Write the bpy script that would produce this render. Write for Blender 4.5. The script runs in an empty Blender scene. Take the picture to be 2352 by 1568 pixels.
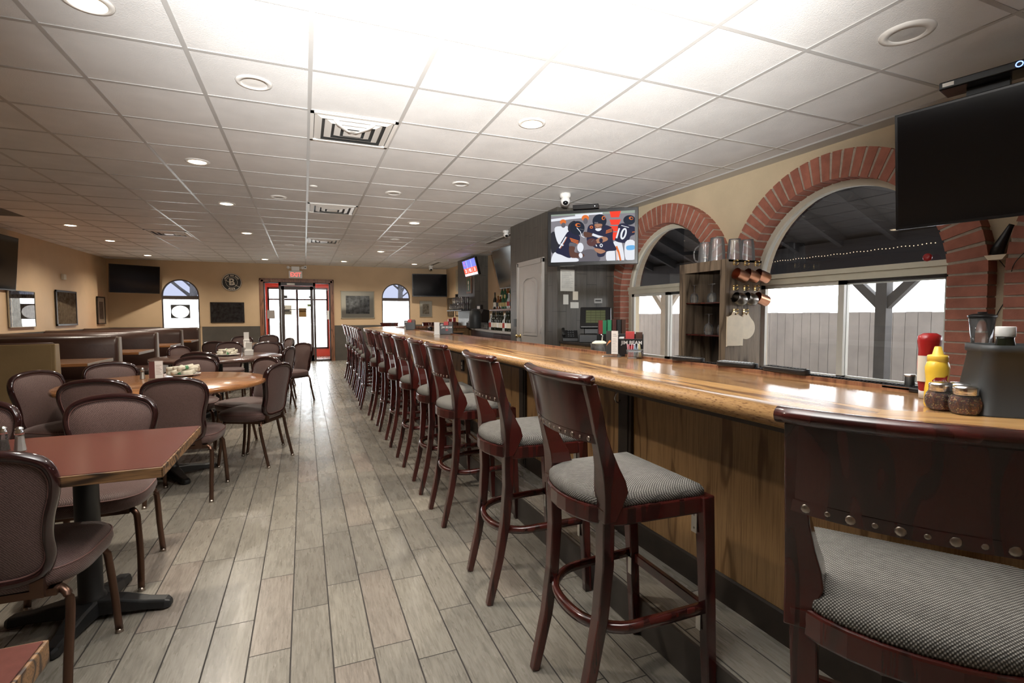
import bpy, bmesh, math, random
from math import sin, cos, pi, atan2, sqrt, radians, hypot
from mathutils import Vector, Matrix, Euler
random.seed(7)
S = bpy.context.scene
COL = S.collection
# ---------------------------------------------------------------- camera
H = 1.265152
CE = 2.677
XL, XR, YE, YB = -4.42, 4.05, 15.15, -2.6
F, YAW, PIT, ROL = 1159.84, .3897, .0514, -.0030
fw = Vector((sin(YAW)*cos(PIT), cos(YAW)*cos(PIT), -sin(PIT)))
rt = Vector((cos(YAW), -sin(YAW), 0)); up = rt.cross(fw)
r2 = rt*cos(ROL)+up*sin(ROL); u2 = -rt*sin(ROL)+up*cos(ROL)
cam = bpy.data.cameras.new('camera'); co = bpy.data.objects.new('camera', cam); COL.objects.link(co)
M = Matrix((r2, u2, -fw)).transposed().to_4x4(); M.translation = (0, 0, H)
co.matrix_world = M
cam.sensor_width = 36; cam.lens = 36*F/2352; cam.clip_start = .02; cam.clip_end = 300
S.camera = co
# ---------------------------------------------------------------- sky, flash, exposure
w = bpy.data.worlds.new('sky'); S.world = w; w.use_nodes = True
bg = w.node_tree.nodes['Background']; bg.inputs[0].default_value = (.95, .97, 1, 1); bg.inputs[1].default_value = 12
S.view_settings.view_transform = 'Standard'; S.view_settings.look = 'None'
S.view_settings.exposure = 0.0; S.view_settings.gamma = 1; S.view_settings.use_curve_mapping = False
def light(name, kind, loc, energy, col=(1, 1, 1), size=.1, target=None, **k):
    l = bpy.data.lights.new(name, kind); l.energy = energy; l.color = col
    if kind == 'AREA': l.size = size; l.shape = 'DISK'
    else: l.shadow_soft_size = size
    for a, b in k.items(): setattr(l, a, b)
    o = bpy.data.objects.new(name, l); COL.objects.link(o); o.location = loc
    if target is not None:
        o.rotation_euler = (Vector(target)-Vector(loc)).to_track_quat('-Z', 'Y').to_euler()
    return o
# the photographer's flash, bounced off the ceiling above the camera
light('bounce_flash', 'SPOT', (.05, .0, 1.62), 2350, (1, .985, .96), .06, (.60, 1.62, CE), spot_size=radians(88), spot_blend=1.0)
# ---------------------------------------------------------------- materials
MATS = {}
def nt(m):
    t = m.node_tree; return t, t.nodes, t.links
def base(name, col, rough=.5, metal=0, **k):
    if name in MATS: return MATS[name]
    m = bpy.data.materials.new(name); m.use_nodes = True; t, n, l = nt(m)
    b = n['Principled BSDF']
    b.inputs['Base Color'].default_value = (*col, 1); b.inputs['Roughness'].default_value = rough
    b.inputs['Metallic'].default_value = metal
    for a, v in k.items(): b.inputs[a.replace('_', ' ')].default_value = v
    MATS[name] = m
    return m
def nodes(m): return m.node_tree.nodes['Principled BSDF'], m.node_tree.nodes.new, m.node_tree.links.new
def coords(m, scale=(1, 1, 1), attr=None, rot=(0, 0, 0)):
    b, N, L = nodes(m)
    mp = N('ShaderNodeMapping'); mp.inputs['Scale'].default_value = scale; mp.inputs['Rotation'].default_value = rot
    if attr:
        a = N('ShaderNodeAttribute'); a.attribute_name = attr; L(a.outputs['Vector'], mp.inputs[0])
    else:
        a = N('ShaderNodeTexCoord'); L(a.outputs['Object'], mp.inputs[0])
    return mp.outputs[0]
def noise(m, vec, scale=5, detail=3, rough=.55):
    b, N, L = nodes(m); n = N('ShaderNodeTexNoise'); n.inputs['Scale'].default_value = scale
    n.inputs['Detail'].default_value = detail; n.inputs['Roughness'].default_value = rough; L(vec, n.inputs[0]); return n.outputs[0]
def ramp(m, fac, stops, interp='LINEAR'):
    b, N, L = nodes(m); r = N('ShaderNodeValToRGB'); r.color_ramp.interpolation = interp
    e = r.color_ramp.elements
    while len(e) < len(stops): e.new(.5)
    for i, (p, c) in enumerate(stops):
        e[i].position = p; e[i].color = (*c, 1) if len(c) == 3 else c
    L(fac, r.inputs[0]); return r.outputs[0]
def mth(m, op, a, b_=None, c_=None):
    b, N, L = nodes(m); q = N('ShaderNodeMath'); q.operation = op
    for i, v in enumerate((a, b_, c_)):
        if v is None: continue
        if isinstance(v, (int, float)): q.inputs[i].default_value = v
        else: L(v, q.inputs[i])
    return q.outputs[0]
def mixc(m, fac, a, c, mode='MIX'):
    b, N, L = nodes(m); q = N('ShaderNodeMix'); q.data_type = 'RGBA'; q.blend_type = mode
    for i, v in ((0, fac), (6, a), (7, c)):
        if isinstance(v, (int, float)): q.inputs[i].default_value = v
        elif isinstance(v, tuple): q.inputs[i].default_value = (*v, 1)
        else: L(v, q.inputs[i])
    return q.outputs[2]
def bump(m, h, strength=.3, dist=.01):
    b, N, L = nodes(m); q = N('ShaderNodeBump'); q.inputs['Strength'].default_value = strength; q.inputs['Distance'].default_value = dist
    L(h, q.inputs['Height']); L(q.outputs[0], b.inputs['Normal'])
def setc(m, o, inp='Base Color'):
    b, N, L = nodes(m); L(o, b.inputs[inp])
def mottled(name, col, rough, var=.12, scale=6, bmp=0, bscale=60, bdist=.003, **k):
    m = base(name, col, rough, **k); v = coords(m); n = noise(m, v, scale, 4)
    a = tuple(c*(1-var) for c in col); c2 = tuple(min(1, c*(1+var)) for c in col)
    setc(m, ramp(m, n, [(.3, a), (.7, c2)]))
    if bmp: bump(m, noise(m, v, bscale, 2), bmp, bdist)
    return m
def wood(name, dark, light_, rough=.35, axis=1, scale=1, attr=None, lines=18, contrast=.5, coat=0, streak=None):
    m = base(name, light_, rough)
    st = [7*scale]*3; st[axis] = .9*scale
    v = coords(m, tuple(st), attr); n = noise(m, v, 1.0, 2, .4)
    sn = mth(m, 'SINE', mth(m, 'MULTIPLY', n, lines*3.0))
    r = ramp(m, mth(m, 'MULTIPLY_ADD', sn, .5, .5), [(0, light_), (.72, tuple(a*(1-contrast*.35)+b*contrast*.35 for a, b in zip(light_, dark))), (.93, tuple(a*(1-contrast)+b*contrast for a, b in zip(light_, dark))), (1, dark)])
    st2 = [150*scale]*3; st2[axis] = 5*scale
    n2 = noise(m, coords(m, tuple(st2), attr), 1, 3)
    c = mixc(m, ramp(m, n2, [(.45, (0, 0, 0)), (.72, (contrast*.9 if streak is None else streak,)*3)]), r, dark)
    n3 = noise(m, coords(m, (2, 2, 2), attr), 1, 2)
    c = mixc(m, 1.0, c, ramp(m, n3, [(.3, (.82, .82, .82)), (.7, (1.1, 1.1, 1.1))]), 'MULTIPLY')
    setc(m, c)
    if coat: nodes(m)[0].inputs['Coat Weight'].default_value = coat; nodes(m)[0].inputs['Coat Roughness'].default_value = .12
    return m
def emis(name, col, st):
    m = base(name, col, .5); b = nodes(m)[0]; b.inputs['Emission Color'].default_value = (*col, 1); b.inputs['Emission Strength'].default_value = st
    return m
def glassy(name, tint=(1, 1, 1), gloss=.12, rough=.02):
    m = bpy.data.materials.new(name); m.use_nodes = True; t, n, l = nt(m); n.clear()
    out = n.new('ShaderNodeOutputMaterial'); tr = n.new('ShaderNodeBsdfTransparent'); tr.inputs[0].default_value = (*tint, 1)
    gl = n.new('ShaderNodeBsdfGlossy'); gl.inputs['Roughness'].default_value = rough
    fr = n.new('ShaderNodeFresnel'); fr.inputs[0].default_value = 1.5
    mm = n.new('ShaderNodeMath'); mm.operation = 'MULTIPLY'; mm.inputs[1].default_value = gloss/.04
    mm.use_clamp = True
    mx = n.new('ShaderNodeMixShader'); l.new(fr.outputs[0], mm.inputs[0]); l.new(mm.outputs[0], mx.inputs[0])
    l.new(tr.outputs[0], mx.inputs[1]); l.new(gl.outputs[0], mx.inputs[2]); l.new(mx.outputs[0], out.inputs[0])
    MATS[name] = m; return m
def hazy(name, tint, gloss, rough, haze):
    m = glassy(name, tint, gloss, rough); t, n, l = nt(m); out = n['Material Output']; src = out.inputs[0].links[0].from_socket
    d = n.new('ShaderNodeBsdfDiffuse'); d.inputs[0].default_value = (.8, .8, .8, 1); mx = n.new('ShaderNodeMixShader'); mx.inputs[0].default_value = haze
    l.new(src, mx.inputs[1]); l.new(d.outputs[0], mx.inputs[2]); l.new(mx.outputs[0], out.inputs[0]); return m
# walls and ceiling
m_wall = mottled('tan_paint', (.56, .405, .25), .6, .05, 2.5, .25, 220, .002)
m_cream_wall = mottled('cream_stucco', (.60, .49, .33), .7, .06, 3, .5, 120, .004)
m_wain = mottled('charcoal_paint', (.075, .066, .055), .6, .12, 5, .2, 200)
m_ceil = base('ceiling_tile', (.74, .735, .72), .75)
v = coords(m_ceil); nn = noise(m_ceil, v, 3.2, 2); setc(m_ceil, ramp(m_ceil, nn, [(.3, (.70, .695, .685)), (.7, (.78, .775, .765))])); bump(m_ceil, noise(m_ceil, v, 160, 3), .5, .004)
m_grid = base('white_grid_metal', (.47, .46, .445), .32)
m_white = base('white_enamel', (.78, .76, .72), .35)
m_whitepl = base('white_plastic', (.8, .79, .76), .4)
# floor planks
m_floor = base('plank_tile', (.3, .27, .23), .28)
def floor_mat(m):
    b, N, L = nodes(m)
    tc = N('ShaderNodeTexCoord'); sx = N('ShaderNodeSeparateXYZ'); L(tc.outputs['Object'], sx.inputs[0])
    PW, PL = .1453, .60
    u = mth(m, 'DIVIDE', mth(m, 'ADD', sx.outputs[0], .2200), PW); cu = mth(m, 'FLOOR', u); fu = mth(m, 'FRACT', u)
    wn = N('ShaderNodeTexWhiteNoise'); wn.noise_dimensions = '1D'; L(cu, wn.inputs['W'])
    vv = mth(m, 'ADD', mth(m, 'DIVIDE', sx.outputs[1], PL), wn.outputs[0]); cv = mth(m, 'FLOOR', vv); fv = mth(m, 'FRACT', vv)
    gu = .0028/PW; gv = .0022/PL
    e = mth(m, 'MINIMUM', mth(m, 'MINIMUM', fu, mth(m, 'SUBTRACT', 1, fu)), 10)
    mu = mth(m, 'LESS_THAN', e, gu); mv = mth(m, 'LESS_THAN', mth(m, 'MINIMUM', fv, mth(m, 'SUBTRACT', 1, fv)), gv)
    grout = mth(m, 'MAXIMUM', mu, mv)
    cm = N('ShaderNodeCombineXYZ'); L(cu, cm.inputs[0]); L(cv, cm.inputs[1])
    w3 = N('ShaderNodeTexWhiteNoise'); w3.noise_dimensions = '3D'; L(cm.outputs[0], w3.inputs[0])
    tone = ramp(m, w3.outputs[0], [(0, (.19, .174, .147)), (.35, (.255, .234, .197)), (.6, (.22, .204, .173)), (.85, (.28, .256, .213)), (1, (.25, .212, .18))])
    # brushed streaks along each plank
    of = N('ShaderNodeVectorMath'); of.operation = 'MULTIPLY_ADD'; L(cm.outputs[0], of.inputs[0]); of.inputs[1].default_value = (3.7, 9.1, 0); L(tc.outputs['Object'], of.inputs[2])
    mp = N('ShaderNodeMapping'); mp.inputs['Scale'].default_value = (120, 9, 1); L(of.outputs[0], mp.inputs[0])
    s1 = noise(m, mp.outputs[0], 1, 4, .7)
    mp2 = N('ShaderNodeMapping'); mp2.inputs['Scale'].default_value = (22, 4, 1); L(of.outputs[0], mp2.inputs[0])
    s2 = noise(m, mp2.outputs[0], 1, 3)
    c = mixc(m, 1.0, tone, ramp(m, s1, [(.32, (.70, .69, .67)), (.58, (1.12, 1.12, 1.12))]), 'MULTIPLY')
    c = mixc(m, 1.0, c, ramp(m, s2, [(.25, (.90, .90, .90)), (.75, (1.08, 1.08, 1.08))]), 'MULTIPLY')
    c = mixc(m, grout, c, (.035, .03, .026)); L(c, b.inputs['Base Color'])
    rr = ramp(m, s2, [(.3, (.23,)*3), (.7, (.33,)*3)]); L(mixc(m, grout, rr, (.8, .8, .8)), b.inputs['Roughness'])
    hh = mth(m, 'SUBTRACT', 0, grout); bump(m, hh, .35, .002)
    return m
floor_mat(m_floor)
m_slate = base('dark_plank_tile', (.09, .083, .073), .4)
def slate(m):
    b, N, L = nodes(m); tc = N('ShaderNodeTexCoord'); sx = N('ShaderNodeSeparateXYZ'); L(tc.outputs['Object'], sx.inputs[0])
    s = mth(m, 'ADD', sx.outputs[0], sx.outputs[1]); u = mth(m, 'DIVIDE', s, .155); cu = mth(m, 'FLOOR', u); fu = mth(m, 'FRACT', u)
    wn = N('ShaderNodeTexWhiteNoise'); wn.noise_dimensions = '1D'; L(cu, wn.inputs['W'])
    vv = mth(m, 'ADD', mth(m, 'DIVIDE', sx.outputs[2], .62), wn.outputs[0]); fv = mth(m, 'FRACT', vv)
    g = mth(m, 'MAXIMUM', mth(m, 'LESS_THAN', mth(m, 'MINIMUM', fu, mth(m, 'SUBTRACT', 1, fu)), .014), mth(m, 'LESS_THAN', mth(m, 'MINIMUM', fv, mth(m, 'SUBTRACT', 1, fv)), .004))
    n = noise(m, coords(m, (20, 20, 3)), 1, 4); c = ramp(m, n, [(.3, (.062, .055, .046)), (.7, (.10, .09, .075))])
    L(mixc(m, g, c, (.02, .018, .016)), b.inputs['Base Color']); bump(m, mth(m, 'SUBTRACT', 0, g), .4, .002)
slate(m_slate)
m_brick = mottled('red_brick', (.32, .115, .075), .75, .22, 9, .5, 70, .004)
m_mortar = mottled('mortar', (.37, .31, .25), .85, .15, 30, .4, 120)
m_creamtrim = mottled('cream_trim', (.62, .585, .47), .45, .05, 6)
m_vinyl = base('white_vinyl', (.62, .60, .54), .35)
m_bronze_trim = base('dark_bronze_frame', (.05, .037, .033), .4)
m_oaktrim = wood('stained_oak_trim', (.12, .045, .022), (.30, .135, .07), .4, 2, 1, None, 14, .6)
m_redpaint = mottled('red_paint', (.78, .15, .09), .4, .06, 4)
m_glass = glassy('window_glass', (.93, .95, .95), .05)
m_tint3 = glassy('blue_tinted_glass', (.058, .062, .08), .05)
m_tint = glassy('tinted_glass', (.45, .45, .50), .07)
m_clear = hazy('clear_glass', (.96, .97, .96), .05, .04, .05)
m_acryl = hazy('ribbed_plastic', (.97, .97, .97), .05, .10, .07)
m_picglass = glassy('picture_glass', (.97, .97, .97), .05, .01)
# bar woods
m_oaktop = wood('oak_edge', (.15, .060, .020), (.60, .345, .135), .27, 0, .9, 'g', 13, .9, .25, .5)
m_oakfield = wood('oak_field', (.20, .095, .04), (.44, .245, .11), .20, 0, 1.6, 'g', 10, .5, .5, .6)
m_nose = base('oak_nosing', (.56, .31, .12), .35)
vn = coords(m_nose, (60, 320, 320), 'g'); nz = noise(m_nose, vn, 1, 2, .5)
setc(m_nose, ramp(m_nose, nz, [(.33, (.17, .07, .025)), (.43, (.43, .235, .095)), (.7, (.52, .305, .13))]))
m_panel = wood('oak_panel', (.17, .085, .030), (.40, .235, .10), .38, 2, 1.3, None, 7, .28, 0, .75)
m_espresso = mottled('espresso_wood', (.030, .022, .016), .5, .3, 12)
m_riser = mottled('dark_riser_tile', (.050, .042, .036), .5, .2, 8)
m_cherry = wood('dark_cherry_wood', (.024, .006, .005), (.070, .0115, .009), .22, 2, 1.4, None, 5, .16, .5)
m_black = base('satin_black_metal', (.012, .013, .014), .42)
m_blackpl = base('black_plastic', (.014, .014, .015), .35)
m_gloss = base('black_screen', (.004, .004, .005), .10)
m_gloss2 = base('black_bezel', (.006, .006, .007), .22)
m_steel = base('brushed_steel', (.62, .61, .59), .28, 1)
m_chrome = base('polished_steel', (.85, .85, .85), .16, 1)
m_nail = base('aged_nickel', (.42, .36, .31), .35, 1)
m_bronze = base('bronze_tube', (.13, .072, .05), .28, .8)
m_bronzeleg = base('dark_bronze_tube', (.095, .05, .036), .32, .7)
m_copper = base('copper', (.50, .235, .14), .33, 1)
m_gun = base('aged_pewter', (.24, .22, .20), .3, 1)
m_brass = base('brass', (.75, .55, .25), .25, 1)
m_barn = wood('grey_barn_board', (.075, .050, .030), (.25, .185, .125), .6, 2, 1.1, None, 8, .6)
m_barn_shade = wood('shaded_barn_board', (.03, .022, .016), (.10, .075, .055), .6, 2, 1.1, None, 8, .6)  # darker copy of the barn board: shade inside the shelf painted into the colour
m_table_edge = wood('worn_table_edge', (.03, .015, .008), (.30, .16, .07), .5, 0, 2.0, None, 14, .9)
m_lam = mottled('burgundy_laminate', (.115, .036, .028), .2, .10, 40)
m_tablewood = wood('honey_table_wood', (.20, .075, .024), (.40, .18, .07), .22, 0, .8, None, 9, .5, .4)
m_tabledark = mottled('dark_brown_laminate', (.085, .042, .032), .2, .15, 30)
m_booth = mottled('dark_brown_vinyl', (.055, .026, .018), .38, .18, 5, .3, 40)
m_boothtan = mottled('tan_vinyl', (.20, .135, .062), .5, .08, 4, .2, 90)
m_boothcap = mottled('grey_beige_vinyl', (.235, .195, .155), .45, .08, 4)
m_rim = base('burgundy_lacquer', (.022, .007, .007), .12); nodes(m_rim)[0].inputs['Coat Weight'].default_value = .6
m_piping = base('rose_piping', (.17, .085, .075), .5)
# woven fabrics
def weave(name, a, b_, sc, rough=.8, bmp=.4, tex='checker', sheen=.2):
    m = base(name, a, rough); v_ = coords(m, (sc, sc, sc)); bb, N, L = nodes(m)
    w1 = N('ShaderNodeTexWave'); w1.bands_direction = 'DIAGONAL'; w1.inputs['Scale'].default_value = .5; w1.inputs['Distortion'].default_value = 3; w1.inputs['Detail'].default_value = 1; L(v_, w1.inputs[0])
    n = noise(m, v_, .9, 2); f = mth(m, 'MULTIPLY', w1.outputs[1], n); setc(m, ramp(m, f, [(.12, a), (.45, b_)])); bump(m, f, bmp, .002)
    bb.inputs['Sheen Weight'].default_value = sheen; return m
m_fab = weave('brown_mauve_fabric', (.062, .030, .026), (.145, .085, .073), 160, .62, .4)
m_seatfab = base('grey_woven_fabric', (.2, .19, .17), .9)
def dots(m):
    bb, N, L = nodes(m); tc = N('ShaderNodeTexCoord'); mp = N('ShaderNodeMapping'); mp.inputs['Scale'].default_value = (400, 400, 400); L(tc.outputs['Object'], mp.inputs[0])
    sx = N('ShaderNodeSeparateXYZ'); L(mp.outputs[0], sx.inputs[0])
    a = mth(m, 'SINE', mth(m, 'MULTIPLY', sx.outputs[0], 3.1416*.8)); c = mth(m, 'SINE', mth(m, 'MULTIPLY', mth(m, 'ADD', sx.outputs[1], sx.outputs[2]), 3.1416*.55))
    n = noise(m, mp.outputs[0], .12, 2)
    f = mth(m, 'ADD', mth(m, 'MULTIPLY', a, c), mth(m, 'MULTIPLY', n, .5))
    setc(m, ramp(m, f, [(.05, (.055, .05, .045)), (.3, (.10, .094, .084)), (.8, (.33, .315, .28))])); bump(m, f, .5, .002)
dots(m_seatfab)
m_paper = base('white_paper', (.80, .79, .76), .7)
m_cream = base('cream_paper', (.72, .66, .55), .7)
m_ink = base('dark_ink', (.03, .03, .03), .6)
m_linen = mottled('linen_napkin', (.62, .58, .47), .8, .1, 30)
m_green = base('green_band', (.08, .26, .12), .5)
m_red = base('red_plastic', (.33, .014, .014), .3)
m_yel = base('mustard_yellow', (.86, .56, .05), .35)
m_yelcap = base('mustard_cap', (.90, .60, .08), .3)
m_pepper = mottled('pepper_flakes', (.26, .075, .03), .8, .9, 260)
m_salt = base('salt', (.82, .80, .76), .8)
m_pale = mottled('pale_maple', (.78, .66, .49), .5, .08, 10)
m_greyplastic = base('grey_caddy_plastic', (.040, .043, .044), .5)
# ---------------------------------------------------------------- mesh builder
class MB:
    def __init__(s): s.v = []; s.f = []; s.m = []; s.s = []; s.g = []; s.X = Matrix(); s.hasg = False
    def add(s, vs, fs, mi=0, smooth=False, g=None):
        n = len(s.v); s.v += [tuple(s.X @ Vector(p)) for p in vs]
        s.g += (g if g else [(0, 0, 0)]*len(vs)); s.hasg = s.hasg or bool(g)
        for f in fs: s.f.append([i+n for i in f]); s.m.append(mi); s.s.append(smooth)
        return s
    def box(s, x0, x1, y0, y1, z0, z1, mi=0):
        vs = [(x0, y0, z0), (x1, y0, z0), (x1, y1, z0), (x0, y1, z0), (x0, y0, z1), (x1, y0, z1), (x1, y1, z1), (x0, y1, z1)]
        return s.add(vs, [(0, 3, 2, 1), (4, 5, 6, 7), (0, 1, 5, 4), (1, 2, 6, 5), (2, 3, 7, 6), (3, 0, 4, 7)], mi)
    def cbox(s, c, d, mi=0): return s.box(c[0]-d[0]/2, c[0]+d[0]/2, c[1]-d[1]/2, c[1]+d[1]/2, c[2]-d[2]/2, c[2]+d[2]/2, mi)
    def ring(s, rings, closed=True, caps=(True, True), mi=0, smooth=True, g=None):
        n = len(rings[0]); vs = [p for r in rings for p in r]; fs = []
        for i in range(len(rings)-1):
            for j in range(n if closed else n-1):
                k = (j+1) % n; fs.append((i*n+j, i*n+k, (i+1)*n+k, (i+1)*n+j))
        if caps[0]: fs.append(tuple(range(n))[::-1])
        if caps[1]: fs.append(tuple(range((len(rings)-1)*n, len(rings)*n)))
        return s.add(vs, fs, mi, smooth, g)
    def sweep(s, pts, prof, upv=(0, 0, 1), closed=False, mi=0, smooth=True):
        """prof: list of (a,b) in (side, up) axes, or callable(i)"""
        P = [Vector(p) for p in pts]; n = len(P); rs = []
        for i in range(n):
            if closed: t = P[(i+1) % n]-P[i-1]
            else: t = P[min(i+1, n-1)]-P[max(i-1, 0)]
            t.normalize(); U = Vector(upv)
            if abs(t.dot(U)) > .95: U = Vector((0, 1, 0)) if abs(t.y) < .9 else Vector((1, 0, 0))
            sd = t.cross(U).normalized(); U = sd.cross(t).normalized()
            pr = prof(i) if callable(prof) else prof
            rs.append([P[i]+sd*a+U*b for a, b in pr])
        if closed: rs.append(rs[0])
        return s.ring(rs, True, (not closed, not closed), mi, smooth)
    def tube(s, pts, r, n=10, closed=False, mi=0, upv=(0, 0, 1), r2=None):
        r2 = r2 or r
        if isinstance(r, (list, tuple)):
            return s.sweep(pts, lambda i: [(r[i]*cos(2*pi*k/n), r[i]*sin(2*pi*k/n)) for k in range(n)], upv, closed, mi)
        return s.sweep(pts, [(r*cos(2*pi*k/n), r2*sin(2*pi*k/n)) for k in range(n)], upv, closed, mi)
    def lathe(s, prof, c=(0, 0, 0), n=24, mi=0, axis=None, caps=(True, True), smooth=True, sc=(1, 1)):
        R = Matrix() if axis is None else Vector((0, 0, 1)).rotation_difference(Vector(axis)).to_matrix().to_4x4()
        rs = [[Vector(c)+(R @ Vector((r*cos(2*pi*k/n)*sc[0], r*sin(2*pi*k/n)*sc[1], z))) for k in range(n)] for r, z in prof]
        return s.ring(rs, True, caps, mi, smooth)
    def prism(s, out, z0, z1, mi=0, plane='xy', smooth=False):
        f = {'xy': lambda a, b, c: (a, b, c), 'xz': lambda a, b, c: (a, c, b), 'yz': lambda a, b, c: (c, a, b)}[plane]
        n = len(out); vs = [f(a, b, z0) for a, b in out]+[f(a, b, z1) for a, b in out]
        fs = [tuple(range(n))[::-1], tuple(range(n, 2*n))]+[(i, (i+1) % n, n+(i+1) % n, n+i) for i in range(n)]
        n0 = len(s.f); s.add(vs, fs, mi, False)
        if smooth:
            for i in range(n0+2, len(s.f)): s.s[i] = True
        return s
    def sphere(s, c, r, n=16, mi=0, sc=(1, 1, 1)):
        rs = []
        for i in range(n//2+1):
            a = pi*i/(n//2); rs.append([(c[0]+r*sc[0]*sin(max(a, .001))*cos(2*pi*k/n), c[1]+r*sc[1]*sin(max(a, .001))*sin(2*pi*k/n), c[2]-r*sc[2]*cos(a)) for k in range(n)])
        return s.ring(rs, True, (True, True), mi)
    def build(s, name, mats, parent=None, bevel=0, seg=2, sub=0, normals=True):
        me = bpy.data.meshes.new(name); me.from_pydata(s.v, [], s.f)
        if not isinstance(mats, (list, tuple)): mats = [mats]
        for m in mats: me.materials.append(m)
        me.polygons.foreach_set('material_index', s.m); me.polygons.foreach_set('use_smooth', s.s)
        if s.hasg:
            at = me.attributes.new('g', 'FLOAT_VECTOR', 'POINT'); at.data.foreach_set('vector', [c for p in s.g for c in p])
        if normals:
            b = bmesh.new(); b.from_mesh(me); bmesh.ops.recalc_face_normals(b, faces=b.faces); b.to_mesh(me); b.free()
        me.update()
        o = bpy.data.objects.new(name, me); COL.objects.link(o)
        if parent: o.parent = parent
        if bevel:
            d = o.modifiers.new('bevel', 'BEVEL'); d.width = bevel; d.segments = seg; d.limit_method = 'ANGLE'; d.angle_limit = radians(40); d.harden_normals = False
        if sub:
            d = o.modifiers.new('sub', 'SUBSURF'); d.levels = sub; d.render_levels = sub
        return o
def thing(name, label, cat, loc=(0, 0, 0), rz=0, group=None):
    o = bpy.data.objects.new(name, None); o.empty_display_size = .05; COL.objects.link(o); o.location = loc; o.rotation_euler = (0, 0, rz)
    tag(o, label, cat, group); return o
def tag(o, label, cat, group=None):
    o['label'] = label; o['category'] = cat
    if group: o['group'] = group
    return o
def struct(o, label=None):
    o['kind'] = 'structure'
    if label: o['label'] = label
    return o
def dup(root, loc, rz=0, label=None, group=None):
    r = root.copy(); COL.objects.link(r); r.location = loc; r.rotation_euler = (0, 0, rz)
    if label: r['label'] = label
    if group: r['group'] = group
    for ch in list(root.children):
        c = ch.copy(); COL.objects.link(c); c.parent = r
        for g in ch.children:
            d = g.copy(); COL.objects.link(d); d.parent = c
    return r
def text(txt, name, mat, parent, loc, rot, size, ext=.0008, align='CENTER', sx=1, bold=0):
    c = bpy.data.curves.new(name, 'FONT'); c.body = txt; c.size = size; c.extrude = ext; c.align_x = align; c.align_y = 'CENTER'; c.offset = bold
    t = bpy.data.objects.new(name, c); COL.objects.link(t); bpy.context.view_layer.update()
    me = bpy.data.meshes.new_from_object(t.evaluated_get(bpy.context.evaluated_depsgraph_get())); me.name = name
    bpy.data.objects.remove(t); me.materials.clear(); me.materials.append(mat)
    o = bpy.data.objects.new(name, me); COL.objects.link(o); o.parent = parent; o.location = loc; o.rotation_euler = rot; o.scale = (sx, 1, 1)
    return o
def smooth_path(pts, n=6, closed=False):
    """Catmull-Rom"""
    P = [Vector(p) for p in pts]; N = len(P); out = []
    rng = range(N if closed else N-1)
    for i in rng:
        p0 = P[i-1] if (closed or i > 0) else P[0]*2-P[1]
        p1 = P[i]; p2 = P[(i+1) % N]
        p3 = P[(i+2) % N] if (closed or i+2 < N) else P[-1]*2-P[-2]
        for k in range(n):
            t = k/n; out.append(.5*((2*p1)+(p2-p0)*t+(2*p0-5*p1+4*p2-p3)*t*t+(3*p1-p0-3*p2+p3)*t**3))
    if not closed: out.append(P[-1])
    return out
# ================================================================ THE ROOM
MB().box(XL-.1, XR+.1, YB, YE+2.1, -.08, 0).build('floor', m_floor)['kind'] = 'structure'
MB().box(XL-.1, XR+.1, YB, YE+.15, CE, CE+.08).build('ceiling', m_ceil)['kind'] = 'structure'
g = MB(); k = -8
xs = [.064+.612*k for k in range(-7, 7)]; ys = [3.183+.6079*j for j in range(-9, 20)]
for x in xs:
    if XL < x < XR: g.box(x-.012, x+.012, YB, YE, CE-.004, CE+.001)
for y in ys:
    if YB < y < YE: g.box(XL, XR, y-.012, y+.012, CE-.0035, CE+.001)
struct(g.build('trim_1', m_grid), 'white metal grid carrying the square ceiling tiles')
def ztop(o, a):
    if o.get('r'): return o['zs']+sqrt(max(0, o['r']**2-(a-o['c'])**2))
    return o['zs']
def wall(name, mat, plane, fix, thick, a0, a1, ops, z0=0, z1=CE, parent=None, kind=True):
    cuts = {a0, a1}
    for o in ops:
        n = 28 if o.get('r') else 1; hw = o['hw']
        for i in range(n+1): cuts.add(round(o['c']-hw*cos(pi*i/n), 5))
    cuts = sorted(c for c in cuts if a0-1e-6 <= c <= a1+1e-6); mb = MB()
    P = (lambda a, z, t: (fix+t, a, z)) if plane == 'x' else (lambda a, z, t: (a, fix+t, z))
    for p, q in zip(cuts[:-1], cuts[1:]):
        mid = (p+q)/2; o = next((o for o in ops if abs(mid-o['c']) < o['hw']), None)
        spans = [((z0, z0), (z1, z1))]
        if o:
            tp, tq = min(ztop(o, p), z1), min(ztop(o, q), z1); lo = max(o['z0'], z0)
            spans = []
            if lo > z0+1e-4: spans.append(((z0, z0), (lo, lo)))
            if min(tp, tq) < z1-1e-4: spans.append(((tp, tq), (z1, z1)))
            mb.add([P(p, tp, 0), P(q, tq, 0), P(q, tq, thick), P(p, tp, thick)], [(0, 1, 2, 3)])
            if lo > z0: mb.add([P(p, lo, 0), P(q, lo, 0), P(q, lo, thick), P(p, lo, thick)], [(0, 1, 2, 3)])
        for (bl, br), (tl, tr) in spans:
            for t in (0, thick): mb.add([P(p, bl, t), P(q, br, t), P(q, tr, t), P(p, tl, t)], [(0, 1, 2, 3)])
    for o in ops:
        for a in (o['c']-o['hw'], o['c']+o['hw']):
            if a0 < a < a1:
                t = o['zs'] if not o.get('r') else o['zs']
                mb.add([P(a, max(o['z0'], z0), 0), P(a, min(t, z1), 0), P(a, min(t, z1), thick), P(a, max(o['z0'], z0), thick)], [(0, 1, 2, 3)])
    o = mb.build(name, mat, parent, normals=False)
    if kind: o['kind'] = 'structure'
    return o
W1 = dict(c=-2.905, hw=.41, z0=.12, zs=1.80, r=.41); W2 = dict(c=2.52, hw=.41, z0=.12, zs=1.80, r=.41)
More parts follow.
